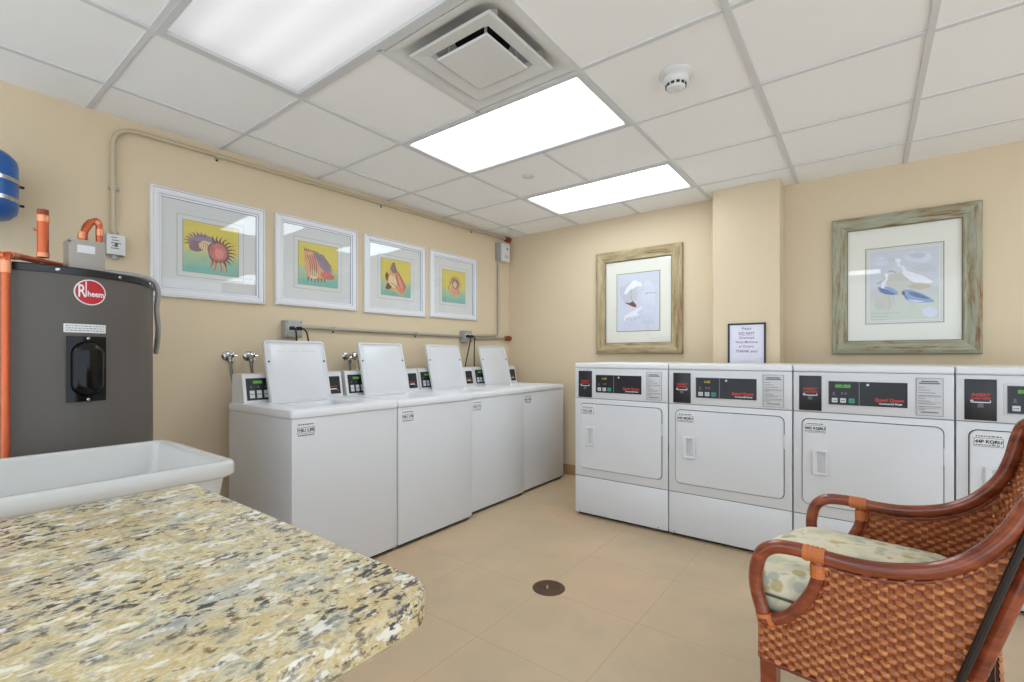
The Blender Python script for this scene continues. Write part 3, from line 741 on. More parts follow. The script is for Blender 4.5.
# ------------------------------------------------------------------ dryers
def dryer(x0, x1, code, header_seed, lcd, label):
    w = x1 - x0; W = .686; k = w / W
    t = tag(empty('dryer', (x0, 3.060, 0)), label, 'dryer', 'row of white front-loading dryers')
    H = 1.114; D = .70
    def X(v): return v * k
    b = MB(); b.box((.0015, .012, .024), (w - .0015, D, H - .012), 'white', .004)
    b.box((.02, .03, .004), (w - .02, D - .03, .03), 'dark')
    for xx in (.06, w - .06): b.lathe([(.016, 0), (.016, .03)], 'dark', (xx, .06, 0), n=12)
    b.build('cabinet', t)
    b = MB(); b.box((0.001, -.002, H - .036), (w - .001, D + .01, H), 'white_top', .008, 3); b.build('top_panel', t)
    b = MB(); b.box((0.0015, .0, .860), (w - .0015, .020, H - .038), 'white', .004); cf = b.build('console_fascia', t)
    b = MB(); b.box((.0015, .0, .292), (w - .0015, .020, .856), 'white', .004); b.build('front_panel', t)
    b = MB(); b.box((.0015, .0, .022), (w - .0015, .020, .288), 'white', .005)
    for xx in (.035, w - .07): b.box((xx, -.001, .030), (xx + .008, .002, .036), 'inkgrey')
    b.build('base_panel', t)
    for z_ in (.286, .854):
        b = MB(); b.box((.004, .004, z_), (w - .004, .01, z_ + .008), 'seam'); b.build('seam_gasket', t, smooth=False)
    # coin / card panel
    b = MB(); b.box((X(.030), -.004, .866), (X(.138), .002, 1.057), 'black', .002); cpn = b.build('card_panel', t); plab(cpn, 'black card reader panel')
    text('lettering', 'INSERT', .019, 'red', cpn, (X(.084), -.0046, .984), '-y', .0004, .15, sx=1.05)
    text('lettering', 'CARD HERE', .013, 'red', cpn, (X(.084), -.0046, .968), '-y', .0003, .15, sx=.95)
    b = MB()
    for (a0, a1, z0, z1) in ((.050, .118, .948, .952), (.050, .053, .948, .960), (.115, .118, .948, .960), (.053, .060, .956, .960)): b.box((X(a0), -.0048, z0), (X(a1), -.003, z1), 'inkwhite')
    b.box((X(.074), -.0046, .926), (X(.094), -.003, .946), 'inkgrey'); b.build('card_slot', cpn, smooth=False)
    # control panel
    b = MB(); b.box((X(.160), -.003, .895), (X(.520), .002, 1.040), 'white', .004); b.build('panel_bezel', cf)
    b = MB(); b.box((X(.172), -.0055, .905), (X(.508), -.002, 1.030), 'black', .001, 1)
    dp = b.build('control_panel', t, smooth=False); plab(dp, 'black control panel')
    b = MB(); b.box((X(.306), -.0062, .906), (X(.3095), -.004, 1.029), 'seam'); b.box((X(.172), -.0062, .904), (X(.306), -.004, .9065), 'seam'); b.box((X(.172), -.0062, 1.0285), (X(.306), -.004, 1.031), 'seam'); b.box((X(.170), -.0062, .904), (X(.1725), -.004, 1.031), 'seam'); b.build('display_border', dp, smooth=False)
    text('readout', '88:88' if lcd == 'lcd' else '1:45', .024 if lcd == 'lcd' else .018, lcd, dp, (X(.236), -.0062, 1.004), '-y', .0012, sx=1.25)
    for i_, m_ in enumerate(('button', 'button', 'teal')):
        b = MB(); b.box((X(.186 + i_ * .038), -.009, .917), (X(.212 + i_ * .038), -.004, .941), m_, .0015, 1); bt = b.build('button', dp)
        b = MB(); b.box((X(.190 + i_ * .038), -.0094, .927), (X(.208 + i_ * .038), -.0088, .930), 'inkblack'); b.build('legend', bt, smooth=False)
    b = MB()
    for a0 in (.190, .228, .244): b.box((X(a0), -.0062, .960), (X(a0 + .009), -.005, .973), 'inkgrey')
    b.box((X(.186), -.0062, .955), (X(.204), -.005, .959), 'inkgrey'); b.build('indicator', dp, smooth=False)
    text('lettering', 'Speed Queen', .0235, 'red', dp, (X(.434), -.0062, .940), '-y', .0007, .18, sx=.92 * k)
    text('lettering', 'Commercial Dryer', .0125, 'inkwhite', dp, (X(.440), -.0062, .921), '-y', .0003, 0, sx=.98 * k)
    b = MB(); b.lathe([(.0065, -.0065), (.0065, -.0058)], 'button', (X(.345), 0, 1.015), 'y', 12); b.build('keyhole_mark', dp, smooth=False)
    # instruction label
    b = MB(); b.box((X(.540), -.0035, .872), (X(.645), .002, 1.058), 'doclabel', .003, 2); dl = b.build('instruction_label', t); plab(dl, 'grey printed instruction label')
    b = MB()
    L_ = [(.560, .625, 1.040, .0028), (.552, .632, 1.031, .0028)] + [(.550, .575 + .02 * ((q * 5) % 4), 1.012 - q * .0135, .0011) for q in range(9)] + [(.548, .636, .966, .0006), (.548, .636, .938, .0006), (.548, .636, .910, .0006), (.560, .626, .890, .0022)]
    for a0, a1, z, h_ in L_: b.box((X(a0), -.0040, z - h_), (X(a1), -.0030, z + h_), 'inkgrey')
    b.box((X(.541), -.0040, .8735), (X(.5425), -.003, 1.0565), 'inkgrey'); b.box((X(.6425), -.0040, .8735), (X(.644), -.003, 1.0565), 'inkgrey')
    b.box((X(.541), -.0040, 1.0555), (X(.644), -.003, 1.057), 'inkgrey'); b.box((X(.541), -.0040, .873), (X(.644), -.003, .8745), 'inkgrey')
    b.build('label_print', dl, smooth=False)
    # door
    def dr(g, y_, rr): return [(p[0], y_, p[1]) for p in [(q_[0], q_[1]) for q_ in rrect(X(.046) + g, X(.645) - g, .352 + g, .820 - g, rr, 0, 6)]]
    b = MB(); b.loft([dr(-.003, .0005, .033), dr(-.003, -.0008, .033), dr(.0, -.0012, .031)], 'dark', True, False, True); b.build('door_gasket', t)
    b = MB(); b.loft([dr(.001, .0, .030), dr(.001, -.008, .030), dr(.004, -.011, .028), dr(.010, -.012, .022)], 'white', True, False, True)
    do = b.build('door', t, ang=25)
    b = MB(); b.box((X(.645), -.010, .64), (X(.651), .0, .72), 'white', .002); b.build('hinge', do)
    def hr(g, y_, rr): return [(p[0], y_, p[1]) for p in [(q_[0], q_[1]) for q_ in rrect(X(.092) + g, X(.168) - g, .518 + g, .656 - g, rr, 0, 4)]]
    def hs(g, y_, rr): return [(p[0], y_, p[1]) for p in [(q_[0], q_[1]) for q_ in rrect(X(.118) + g, X(.156) - g, .533 + g, .642 - g, rr, 0, 4)]]
    b = MB(); b.loft([hr(0, -.011, .006), hr(0, -.022, .006), hr(.005, -.028, .004), hs(-.004, -.028, .004), hs(0, -.024, .004), hs(.002, -.0125, .004)], 'white', True, False, True)
    b.build('handle', do, ang=25)
    b = MB(); b.box((X(.120), -.0132, .535), (X(.142), -.0124, .640), 'doclabel'); b.build('handle_recess', do, smooth=False)
    # sticker
    b = MB(); b.box((X(.058), -.0135, .745), (X(.160), -.0115, .803), 'label', .0005, 1); st = b.build('sticker', do, smooth=False)
    b = MB()
    for (a0, a1, z0, z1) in ((.060, .158, .747, .749), (.060, .062, .747, .787), (.156, .158, .747, .787), (.060, .158, .785, .787)): b.box((X(a0), -.0142, z0), (X(a1), -.013, z1), 'inkgrey')
    rnd = random.Random(header_seed)
    for z, hh, c_ in ((.795, .003, 'inkgrey'), (.755, .0025, 'inkgrey')):
        y_ = .066
        while y_ < .148: l_ = rnd.uniform(.004, .012); b.box((X(y_), -.0142, z - hh), (X(min(.152, y_ + l_)), -.013, z + hh), c_); y_ += l_ + .003
    b.build('sticker_print', st, smooth=False)
    text('sticker_code', code, .020, 'inkblack', st, (X(.109), -.0146, .770), '-y', .0008, sx=.98)
    return t
dryer(-1.723, -1.034, '4A2 LQR', 1, 'lcdy', 'white front-loading dryer farthest from the chair, beside the corner gap')
dryer(-1.031, -.3345, '442 MQRU', 2, 'lcdy', 'white front-loading dryer below the framed paper sign')
dryer(-.3315, .3335, '442 KQRU', 3, 'lcd', 'white front-loading dryer behind the front arm loops of the chair')
dryer(.3365, 1.0235, '44P KQRU', 4, 'lcd', 'white front-loading dryer cut by the right edge, behind the chair back')

# ------------------------------------------------------------------ water heater
HX, HY, HR = -2.54, .36, .34
t = tag(empty('water_heater', (HX, HY, 0)), 'tall grey cylindrical water heater with red oval badge', 'water heater')
b = MB(); b.lathe([(HR - .02, 0), (HR, .02), (HR, 1.455)], 'tank', n=96); b.build('tank', t, ang=40)
b = MB(); b.lathe([(HR - .004, 1.446), (HR + .005, 1.448), (HR + .006, 1.468), (HR + .002, 1.473), (HR - .02, 1.474), (.01, 1.480)], 'tanktop', n=96); rim = b.build('top_band', t, ang=30); plab(rim, 'black top band')
for a in (-30, -2, 28, 55):
    s_ = MB(); ar = math.radians(a); p = Vector(((HR + .007) * math.cos(ar), (HR + .007) * math.sin(ar), 1.4585))
    s_.lathe([(.006, -.001), (.006, .003), (.003, .005)], 'chrome', (0, 0, 0), 'x', 10); s_.build('screw', rim, p, (0, 0, ar))
def cylpatch(b, a0, a1, z0, z1, r, m, n=14, th=.0015):
    A = [math.radians(a0 + (a1 - a0) * k / n) for k in range(n + 1)]
    b.loft([[(rr * math.cos(a), rr * math.sin(a), z) for rr, z in ((r, z0), (r + th, z0), (r + th, z1), (r, z1))] for a in A], m)
b = MB(); cylpatch(b, .6, 20.6, 1.247, 1.277, HR, 'label'); wl_ = b.build('warning_label', t, smooth=False); plab(wl_, 'white printed label strip')
b = MB(); rnd = random.Random(5)
for r_ in range(3):
    a = 1.6
    while a < 19.5:
        d = rnd.uniform(.5, 1.6); cylpatch(b, a, min(a + d, 19.8), 1.253 + r_ * .008, 1.2555 + r_ * .008, HR + .0013, 'inkgrey', 2, .0006); a += d + .5
b.build('label_print', wl_, smooth=False)
# badge: ellipse wrapped on the tank
bc = 12.8; bt = empty('tmp', (0, 0, 0)); bpy.data.objects.remove(bt)
def wrap_ell(b, rx, rz, r, m, th=.002, zc=1.391, n=40):
    c = []; o = []
    for k in range(n):
        a = 2 * PI * k / n; an = math.radians(bc) + rx * math.cos(a) / HR
        o.append((r * math.cos(an), r * math.sin(an), zc + rz * math.sin(a))); c.append(((r + th) * math.cos(an), (r + th) * math.sin(an), zc + rz * math.sin(a)))
    rings = [o, c]
    for f_ in (.8, .6, .4, .2, .02):
        rr_ = []
        for k in range(n):
            a = 2 * PI * k / n; an = math.radians(bc) + rx * f_ * math.cos(a) / HR
            rr_.append(((r + th) * math.cos(an), (r + th) * math.sin(an), zc + rz * f_ * math.sin(a)))
        rings.append(rr_)
    b.loft(rings, m)
b = MB(); wrap_ell(b, .0465, .0455, HR, 'inkwhite', .0015); bd = b.build('badge', t); plab(bd, 'red oval badge with white rim')
b = MB(); wrap_ell(b, .0425, .0415, HR + .0014, 'redbadge', .0012); b.build('badge_field', bd)
tx = text('badge_lettering', 'heem', .028, 'inkwhite', bd, (0, 0, 1.385), wrapR=HR + .0036, bold=.0007, sx=.80); tx.rotation_euler = (0, 0, math.radians(bc + 2.5))
tx = text('badge_lettering', 'R', .062, 'inkwhite', bd, (0, 0, 1.392), wrapR=HR + .0036, bold=.0008, sx=.62); tx.rotation_euler = (0, 0, math.radians(bc - 4.3))
b = MB(); cylpatch(b, bc - 2.5, bc - 2.0, 1.376, 1.428, HR + .003, 'inkwhite', 2, .0008); b.build('badge_stroke', bd, smooth=False)
# access cover: black plate with a bulging moulding
b = MB(); cylpatch(b, 1.8, 20.2, 1.005, 1.234, HR, 'blackgloss', 14, .007); ac = b.build('access_cover', t, ang=50); plab(ac, 'glossy black access cover')
b = MB(); rings = []
for ins, dep in ((0, .006), (.004, .016), (.010, .026), (.020, .031), (.032, .033)):
    pts = rrect(-.047 + ins, .047 - ins, 1.022 + ins, 1.218 - ins, .046 - ins, 0, 8)
    rings.append([((HR + dep) * math.cos(math.radians(11.2) + p[0] / HR), (HR + dep) * math.sin(math.radians(11.2) + p[0] / HR), p[1]) for p in pts])
b.loft(rings, 'blackgloss'); b.build('cover_bulge', ac, ang=60)
for z in (1.012, 1.227):
    s_ = MB(); ar = math.radians(11.2); s_.lathe([(.005, 0), (.005, .003), (.002, .004)], 'chrome', (0, 0, 0), 'x', 10); s_.build('screw', ac, ((HR + .007) * math.cos(ar), (HR + .007) * math.sin(ar), z), (0, 0, ar))
# control box on top
b = MB(); b.box((.04, .052, 1.474), (.14, .157, 1.612), 'boxgrey', .004); cb = b.build('control_box', t); plab(cb, 'grey metal control box on top')
b = MB(); b.box((.139, .075, 1.560), (.1415, .127, 1.590), 'label'); b.build('box_label', cb, smooth=False)
b = MB(); b.lathe([(.004, .14), (.004, .1425)], 'inkgrey', (0, .148, 1.490), 'x', 8); b.lathe([(.005, .14), (.004, .1425)], 'inkgrey', (0, .053, 1.600), 'x', 8); b.build('box_screw', cb)
pts = catmull([(.10, .150, 1.502), (.115, .22, 1.500), (.115, .280, 1.496), (.111, .325, 1.480), (.104, .342, 1.43), (.09, .340, 1.37), (.06, .355, 1.28), (-.04, .375, 1.18)], 14)
b = MB(); b.tube(pts, .013, 'steel', 10, rr=[.0095 + .0016 * (k % 2) for k in range(len(pts))]); b.build('flexible_conduit', t, ang=60)

# copper pipe runs
def pipe_thing(name, label, runs, r, fittings=(), cat='pipe'):
    t = tag(empty(name, runs[0][0]), label, cat); o = Vector(runs[0][0])
    for pts in runs:
        b = MB(); b.tube(bend([Vector(p) - o for p in pts], .03), r, 'copper', 14); b.build('pipe', t)
    for p, q in fittings:
        b = MB(); b.tube([Vector(p) - o, Vector(q) - o], r * 1.22, 'solder', 14); b.build('fitting', t)
    return t
pipe_thing('copper_pipe', 'orange copper pipe dropping in front of the grey water heater', [[(-2.185, .226, .02), (-2.185, .226, 1.490), (-2.43, .338, 1.514), (-2.52, .415, 1.518)], [(-2.185, .226, 1.485), (-2.32, .03, 1.485)]], .0110,
           [((-2.185, .226, 1.43), (-2.185, .226, 1.468)), ((-2.205, .235, 1.4915), (-2.245, .253, 1.495)), ((-2.41, .326, 1.508), (-2.45, .344, 1.512))])
b = MB(); b.tube([(0, 0, 0), (0, 0, .16)], .0165, 'copper', 16); b.tube([(0, 0, .13), (0, 0, .155)], .0180, 'solder', 16); b.tube([(0, 0, .152), (0, 0, .176)], .0165, 'rust', 16); b.tube([(0, 0, .0), (0, 0, .016)], .0185, 'solder', 16)
b.tube([(0, -.012, .10), (0, -.026, .10)], .006, 'solder', 8)
tag(b.build('copper_stub', loc=(-2.43, .346, 1.529)), 'short upright capped copper stub above the water heater', 'pipe')
pipe_thing('copper_loop', 'bent copper pipe loop rising behind the grey control box', [[(-2.86, .525, 1.466), (-2.86, .54, 1.73), (-2.86, .571, 1.79), (-2.86, .595, 1.795), (-2.86, .597, 1.46)], [(-2.90, .55, 1.46), (-2.90, .55, 1.76), (-2.86, .565, 1.785)]], .013,
           [((-2.86, .533, 1.70), (-2.86, .536, 1.73)), ((-2.86, .583, 1.790), (-2.86, .594, 1.778)), ((-2.86, .597, 1.755), (-2.86, .597, 1.725))])

# blue expansion tank on the wall
ex, ey = -3.02, .2128
t = tag(empty('expansion_tank', (ex, ey, 1.745)), 'blue expansion tank strapped to the wall at the left edge', 'expansion tank')
b = MB(); b.lathe([(.005, 0), (.07, .004), (.115, .02), (.136, .045), (.14, .07), (.14, .245), (.136, .27), (.115, .295), (.07, .311), (.005, .315)], 'blue', n=48); b.build('tank', t, ang=60)
for z in (.094, .178):
    s_ = MB(); s_.lathe([(.1405, z - .009), (.1425, z - .009), (.1425, z + .009), (.1405, z + .009)], 'chrome', n=48, caps=False); st = s_.build('strap', t, ang=30)
    q = MB(); q.tube([(-.02, .135, z), (-.02, .160, z)], .006, 'rubber', 8); q.build('strap_bolt', st)
b = MB(); ar0 = -15
cylpatch(b, -62, 2, .205, .26, .1405, 'bluelabel', 14, .001); cylpatch(b, -62, 2, .12, .165, .1405, 'bluelabel', 14, .001); b.build('tank_label', t, smooth=False)
b = MB(); b.box((-.180, -.05, .09), (-.135, .05, .20), 'steel', .003); b.build('wall_bracket', t)

# ------------------------------------------------------------------ conduits and boxes on the left wall
def wall_thing(name, y, z, label, cat, group=None):
    return tag(empty(name, on_left(y, z), -WA), label, cat, group)
def run(name, pts, r, m, label, clips=(), off=.022, rad=.06):
    """pts: (y, z) along the left wall"""
    y0, z0 = pts[0]; t = wall_thing(name, y0, z0, label, 'conduit')
    cs = math.cos(WA)
    P = bend([Vector((off, (p[0] - y0) / cs, p[1] - z0)) for p in pts], rad, 8)
    b = MB(); b.tube(P, r, m, 12); b.build('tube', t)
    for (y, z, vert) in clips:
        q = MB(); a = Vector((0, (y - y0) / cs, z - z0))
        if vert: q.box(a + Vector((.001, -.018, -.008)), a + Vector((.006, .030, .008)), 'steel', .002); q.box(a + Vector((.006, -.015, -.008)), a + Vector((off + r + .002, .015, .008)), m, .004); q.lathe([(.006, .006), (.005, .010)], 'chrome', (a.x, a.y + .024, a.z), 'x', 8)
        else: q.box(a + Vector((.001, -.008, -.030)), a + Vector((.006, .008, .018)), 'steel', .002); q.box(a + Vector((.006, -.008, -.015)), a + Vector((off + r + .002, .008, .015)), m, .004); q.lathe([(.006, .006), (.005, .010)], 'rubber', (a.x, a.y, a.z - .024), 'x', 8)
        q.build('clip', t)
    return t
run('electrical_conduit', [(.716, 1.80), (.716, 2.378), (3.955, 2.408)], .012, 'conduit', 'painted conduit rising beside the water heater and running along the wall top', [(.716, 2.05, True), (1.21, 2.382, False), (2.40, 2.393, False), (3.45, 2.403, False)], rad=.11)
run('electrical_conduit', [(1.728, 1.366), (3.285, 1.352)], .013, 'conduit2', 'straight bare conduit between the two outlet boxes', [(1.98, 1.364, False), (2.75, 1.357, False)])
run('electrical_conduit', [(3.40, 1.362), (3.83, 1.378), (3.846, 1.42), (3.846, 2.16)], .012, 'conduit2', 'bare conduit climbing from the far outlet box to the white corner box', rad=.06)
run('electrical_conduit', [(3.40, 1.338), (3.955, 1.352)], .010, 'conduit2', 'short bare conduit running from the far outlet box into the corner')
for y, z, s_ in ((3.985, 2.405, 'upper'), (3.985, 1.353, 'lower')):
    t = wall_thing('conduit_cap', y, z, 'rusty red conduit fitting in the corner, %s one' % s_, 'pipe fitting', 'rusty conduit fittings in the corner')
    b = MB(); b.tube([(.024, -.035, 0), (.024, .0, 0)], .021, 'rust', 12); b.tube([(.026, .0, 0), (.026, .04, 0)], .026, 'rust', 12); b.build('fitting', t)
# grey outlet boxes with plugs and cords
def outlet(y, z, label, cords, w=.118, h=.118, dp=.062):
    t = wall_thing('outlet_box', y, z, label, 'outlet box', 'grey surface outlet boxes')
    b = MB(); b.box((0.0005, -w / 2, -h / 2), (dp, w / 2, h / 2), 'steel', .006); b.build('box', t)
    b = MB(); b.box((dp, -w / 2 + .004, -h / 2 + .004), (dp + .004, w / 2 - .004, h / 2 - .004), 'steel', .003); fp = b.build('faceplate', t)
    for sy, sz in ((-1, -1), (1, 1), (-1, 1), (1, -1)):
        q = MB(); q.lathe([(.0045, dp + .004), (.003, dp + .007)], 'inkgrey', (0, sy * (w / 2 - .012), sz * (h / 2 - .012)), 'x', 8); q.build('screw', fp)
    for sy in (-.024, .024):
        q = MB(); q.box((dp + .004, sy - .016, -.016), (dp + .006, sy + .016, .020), 'plastic', .003); q.build('socket', fp)
    return t
t1 = outlet(1.660, 1.348, 'grey outlet box with two black plugs above the first washer', None)
t2 = outlet(3.345, 1.352, 'grey outlet box with black plug near the corner', None, .112, .112)
def cord(y, z, rel, label, m='rubber'):
    t = wall_thing('power_cord', y, z, label, 'power cord', 'black cords plugged in on the left wall')
    b = MB(); b.box((.066, -.015, -.013), (.098, .015, .013), m, .005); b.box((.098, -.009, -.010), (.108, .009, .010), m, .004); b.build('plug', t)
    b = MB(); b.tube(catmull([(.104, 0, 0)] + rel, 8), .0055, m, 8); b.build('cable', t)
cord(1.637, 1.352, [(.118, .006, -.01), (.120, .012, -.08), (.13, .015, -.2), (.15, .02, -.36), (.14, .03, -.46)], 'black cord hanging straight from the left plug of the near outlet box')
cord(1.684, 1.352, [(.122, .022, -.012), (.124, .040, -.06), (.13, .052, -.2), (.15, .05, -.36), (.14, .05, -.46)], 'black cord bowing out from the right plug of the near outlet box')
cord(3.322, 1.352, [(.12, .0, -.02), (.105, -.01, -.12), (.075, -.02, -.26), (.055, -.03, -.44)], 'black cord slanting down from the left plug of the far outlet box')
cord(3.368, 1.352, [(.12, .012, -.012), (.105, .022, -.06), (.065, .062, -.24), (.055, .072, -.44)], 'brown cord hanging straight from the right plug of the far outlet box', 'footdark')
# switch-like box beside heater
t = wall_thing('switch_box', .722, 1.745, 'grey metal switch box with printed cover right of the copper pipes', 'switch box')
b = MB(); b.box((.0005, -.040, -.052), (.05, .040, .056), 'steel', .006); b.build('box', t)
b = MB(); b.box((.05, -.038, -.050), (.054, .038, .054), 'plastic', .004); cv = b.build('cover', t)
b = MB()
for k in range(5): b.box((.054, -.022 + .004 * (k % 2), .036 - k * .014), (.0545, .004 + .008 * (k % 3), .040 - k * .014), 'inkgrey')
b.box((.054, -.006, -.010), (.060, .006, .012), 'inkgrey', .002); b.build('cover_print', cv, smooth=False)
b = MB(); b.tube([(.024, 0, .056), (.024, 0, .072)], .016, 'steel', 12); b.tube([(.024, 0, -.052), (.024, 0, -.07)], .016, 'steel', 12); b.build('connector', t)
# white device in the corner
t = wall_thing('alarm_box', 3.90, 2.255, 'small white box with dark button high in the corner', 'alarm')
b = MB(); b.box((.0005, -.085, -.09), (.05, .055, .09), 'steel', .004); b.build('back_box', t)
b = MB(); b.box((.05, -.060, -.105), (.085, .060, .085), 'plastic', .010, 3); hb = b.build('housing', t)
b = MB(); b.lathe([(.010, .085), (.008, .089)], 'inkblack', (0, .01, .028), 'x', 12); b.build('button', hb)
b = MB(); b.box((.085, -.03, -.07), (.0855, .03, -.035), 'faintink'); b.build('label_print', hb, smooth=False)

# water valves behind the washers
def valve(y, label):
    t = wall_thing('water_valve', y, 1.165, label, 'valve', 'washer supply valves')
    b = MB(); b.lathe([(.030, 0), (.030, .004), (.020, .012), (.012, .014)], 'chrome', n=20, axis='x'); b.build('escutcheon', t)
    b = MB(); b.tube([(.01, 0, 0), (.075, 0, 0)], .011, 'chrome', 12); b.tube([(.055, 0, .005), (.055, 0, -.045)], .010, 'chrome', 12); b.tube([(.055, 0, -.03), (.055, 0, -.05)], .014, 'hose', 8); b.build('body', t)
    b = MB()
    for k in range(5):
        a = 2 * PI * k / 5; b.tube([(.088, 0, 0), (.088, .024 * math.cos(a), .024 * math.sin(a))], .007, 'chrome', 8)
    b.lathe([(.010, .078), (.012, .088), (.008, .096)], 'bronze', (0, 0, 0), 'x', 12); b.build('handle', t)
    b = MB(); b.tube(catmull([(.055, 0, -.05), (.058, .004, -.10), (.075, .012, -.18), (.08, .02, -.30), (.07, .02, -.42)], 8), .009, 'hose', 10); b.build('hose', t, ang=60)
valve(1.268, 'chrome water valve nearest the water heater, above the first washer')
valve(1.389, 'chrome water valve left of the first open washer lid')
valve(2.085, 'chrome water valve between the first and second open washer lids')
valve(2.165, 'chrome water valve tight against the second open washer lid')

# ------------------------------------------------------------------ floor drain
t = tag(empty('floor_drain', (-1.277, 2.0, 0)), 'round bronze floor drain set in the tan floor tiles', 'drain')
b = MB(); b.lathe([(.082, .0005), (.080, .003), (.062, .004), (.060, .002)], 'bronze', n=40); b.build('ring', t)
b = MB(); b.lathe([(.060, .0012), (.001, .0012)], 'dark', n=32, caps=False); b.build('sump', t)
b = MB()
for k in range(-3, 4):
    hh = math.sqrt(max(0, .060 ** 2 - (k * .017) ** 2)); b.box((k * .017 - .003, -hh, .0015), (k * .017 + .003, hh, .0035), 'bronze')
b.box((-.060, -.004, .0015), (.060, .004, .0040), 'bronze'); b.box((-.012, -.018, .0036), (-.002, .018, .0046), 'chrome')
b.build('grate', t, rot=(0, 0, .55), smooth=False)

# ------------------------------------------------------------------ countertop, base cabinet, sink
b = MB()
rings = []
X0, X1, Y0, Y1 = -1.082, -.377, -.98, .372
def cr(g, z):
    out = []
    def arc(cx, cy, r, a0, n=8):
        for k in range(n + 1): a = a0 + PI / 2 * k / n; out.append((cx + (r - g) * math.cos(a), cy + (r - g) * math.sin(a), z))
    arc(X1 - .045, Y1 - .045, .045, 0); arc(X0 + .012, Y1 - .012, .012 + g * .0, PI / 2, 4)
    out.append((X0 + g, Y0 + g, z)); out.append((X1 - g, Y0 + g, z)); return out
b.loft([cr(.004, .874), cr(.0005, .878), cr(.0, .884), cr(0, .902), cr(.0015, .907), cr(.005, .910)], 'granite')
tag(b.build('granite_countertop', loc=(0, 0, 0), ang=30), 'speckled tan and grey granite countertop with rounded corner, in the foreground', 'countertop')
t = tag(empty('base_cabinet', (-.90, -.6, 0)), 'plain base cabinet carrying the granite countertop', 'cabinet')
b = MB(); b.box((-.17, -.36, .08), (.17, .62, .873), 'cabinet', .003); b.box((-.15, -.36, 0), (.15, .60, .08), 'dark'); b.build('body', t)
for y0 in (-.35, .13):
    b = MB(); b.box((.17, y0, .10), (.188, y0 + .47, .85), 'cabinet', .004); d = b.build('door', t)
    q = MB(); q.tube([(.19, y0 + .42, .70), (.212, y0 + .42, .70), (.212, y0 + .42, .80), (.19, y0 + .42, .80)], .005, 'chrome', 8); q.build('handle', d)

t = tag(empty('utility_sink', (-1.82, .28, 0)), 'white rectangular utility sink beyond the granite countertop', 'sink')
def sr(g, z, r, gy=None): return rrect(-.308 + g, .303 - g, -.38 + g, .360 - g, r, z, 7)
b = MB()
b.loft([sr(.060, .50, .05), sr(.030, .72, .05), sr(.020, .800, .045), sr(.004, .806, .04), sr(.0, .812, .04), sr(.0, .842, .04), sr(.003, .848, .038), sr(.008, .851, .035), sr(.024, .851, .028), sr(.030, .848, .026), sr(.034, .840, .025), sr(.05, .70, .03), sr(.075, .56, .05), sr(.11, .548, .05)], 'sink')
b.build('basin', t, ang=40)
for sx in (-.2, .2):
    for sy in (-.27, .26):
        b = MB(); b.tube([(sx * 1.08, sy, 0), (sx, sy, .52)], .018, 'plastic', 12); b.build('leg', t)

# ------------------------------------------------------------------ rattan armchair
CA = -math.atan2(.14, .99)
ch = tag(empty('rattan_armchair', (-.215, 1.466, 0), CA), 'woven brown rattan armchair with curved arms and a leafy cushion', 'armchair')
WD = .605
arm = [(-.012, 0, .430), (-.018, 0, .46), (-.031, 0, .505), (-.035, 0, .555), (-.022, 0, .612), (.010, 0, .641), (.055, 0, .650), (.105, 0, .650), (.16, 0, .647), (.238, 0, .652), (.320, 0, .674), (.375, 0, .704), (.420, 0, .747), (.455, 0, .80), (.476, 0, .86), (.490, 0, .925), (.506, .006, .965), (.545, .05, .985), (.585, .14, .995), (.600, WD / 2, 1.0)]
near_arm = arm[:13] + [(.455, 0, .797), (.478, 0, .845), (.503, 0, .893), (.530, .012, .935), (.560, .055, .972), (.588, .14, .992), (.600, WD / 2, 1.0)]
full = near_arm + [(p[0], WD - p[1], p[2]) for p in arm[-2::-1]]
b = MB(); b.tube(catmull(full, 6), .0185, 'pole', 16); b.build('arm_and_back_rail', ch, ang=60)
branch = [(.112, .640), (.116, .610), (.110, .575), (.094, .535), (.072, .498), (.046, .466), (.015, .445), (-.02, .432)]
for w in (0, WD):
    b = MB(); b.tube(catmull([(p[0], w, p[1]) for p in branch], 6), .0155, 'pole', 14); b.build('arm_brace', ch, ang=60)
    b = MB()
    for k in range(9): b.tube([(.082 + k * .0055, w, .6495), (.087 + k * .0055, w, .6495)], .0212 if k % 2 else .0200, 'cane', 16)
    for k in range(6): b.tube([(.1145, w, .626 - k * .0055), (.1145, w, .621 - k * .0055)], .0185 if k % 2 else .0176, 'cane', 16)
    b.build('cane_binding', ch, ang=20)
    b = MB(); b.tube([(-.014, w, .442), (-.016, w, .452)], .0205, 'cane', 14); b.tube([(.0, w, .436), (.012, w, .442)], .018, 'cane', 14); b.build('cane_binding', ch, ang=20)
# footprint of the seat body
def foot():
    P = [(.40, 0), (-.005, 0)]
    cor = [(-.005 - .027 * math.sin(a), .027 - .027 * math.cos(a)) for a in [PI / 2 * k / 5 for k in range(1, 6)]]
    P += cor
    n = 12
    for k in range(1, n): f_ = k / n; P.append((-.032 - .055 * math.sin(PI * f_), .027 + (WD - .054) * f_))
    P += [(c[0], WD - c[1]) for c in cor[::-1]]
    P += [(-.005, WD), (.40, WD)]
    bc_ = [(.40 + .045 * math.sin(a), WD - .045 + .045 * math.cos(a)) for a in [PI / 2 * k / 5 for k in range(1, 6)]]
    P += bc_; P += [(c[0], WD - c[1]) for c in bc_[::-1]]
    return P
FP = foot()
def resample(P, step):
    Q = P + [P[0]]; out = []; L = 0; acc = 0
    for i in range(len(Q) - 1):
        a = Vector(Q[i]); c = Vector(Q[i + 1]); ln = (c - a).length
        if ln < 1e-9: continue
        while acc <= L + ln: out.append(a + (c - a) * ((acc - L) / ln)); acc += step
        L += ln
    return out, L
PITCH, ROW = .033, .0128
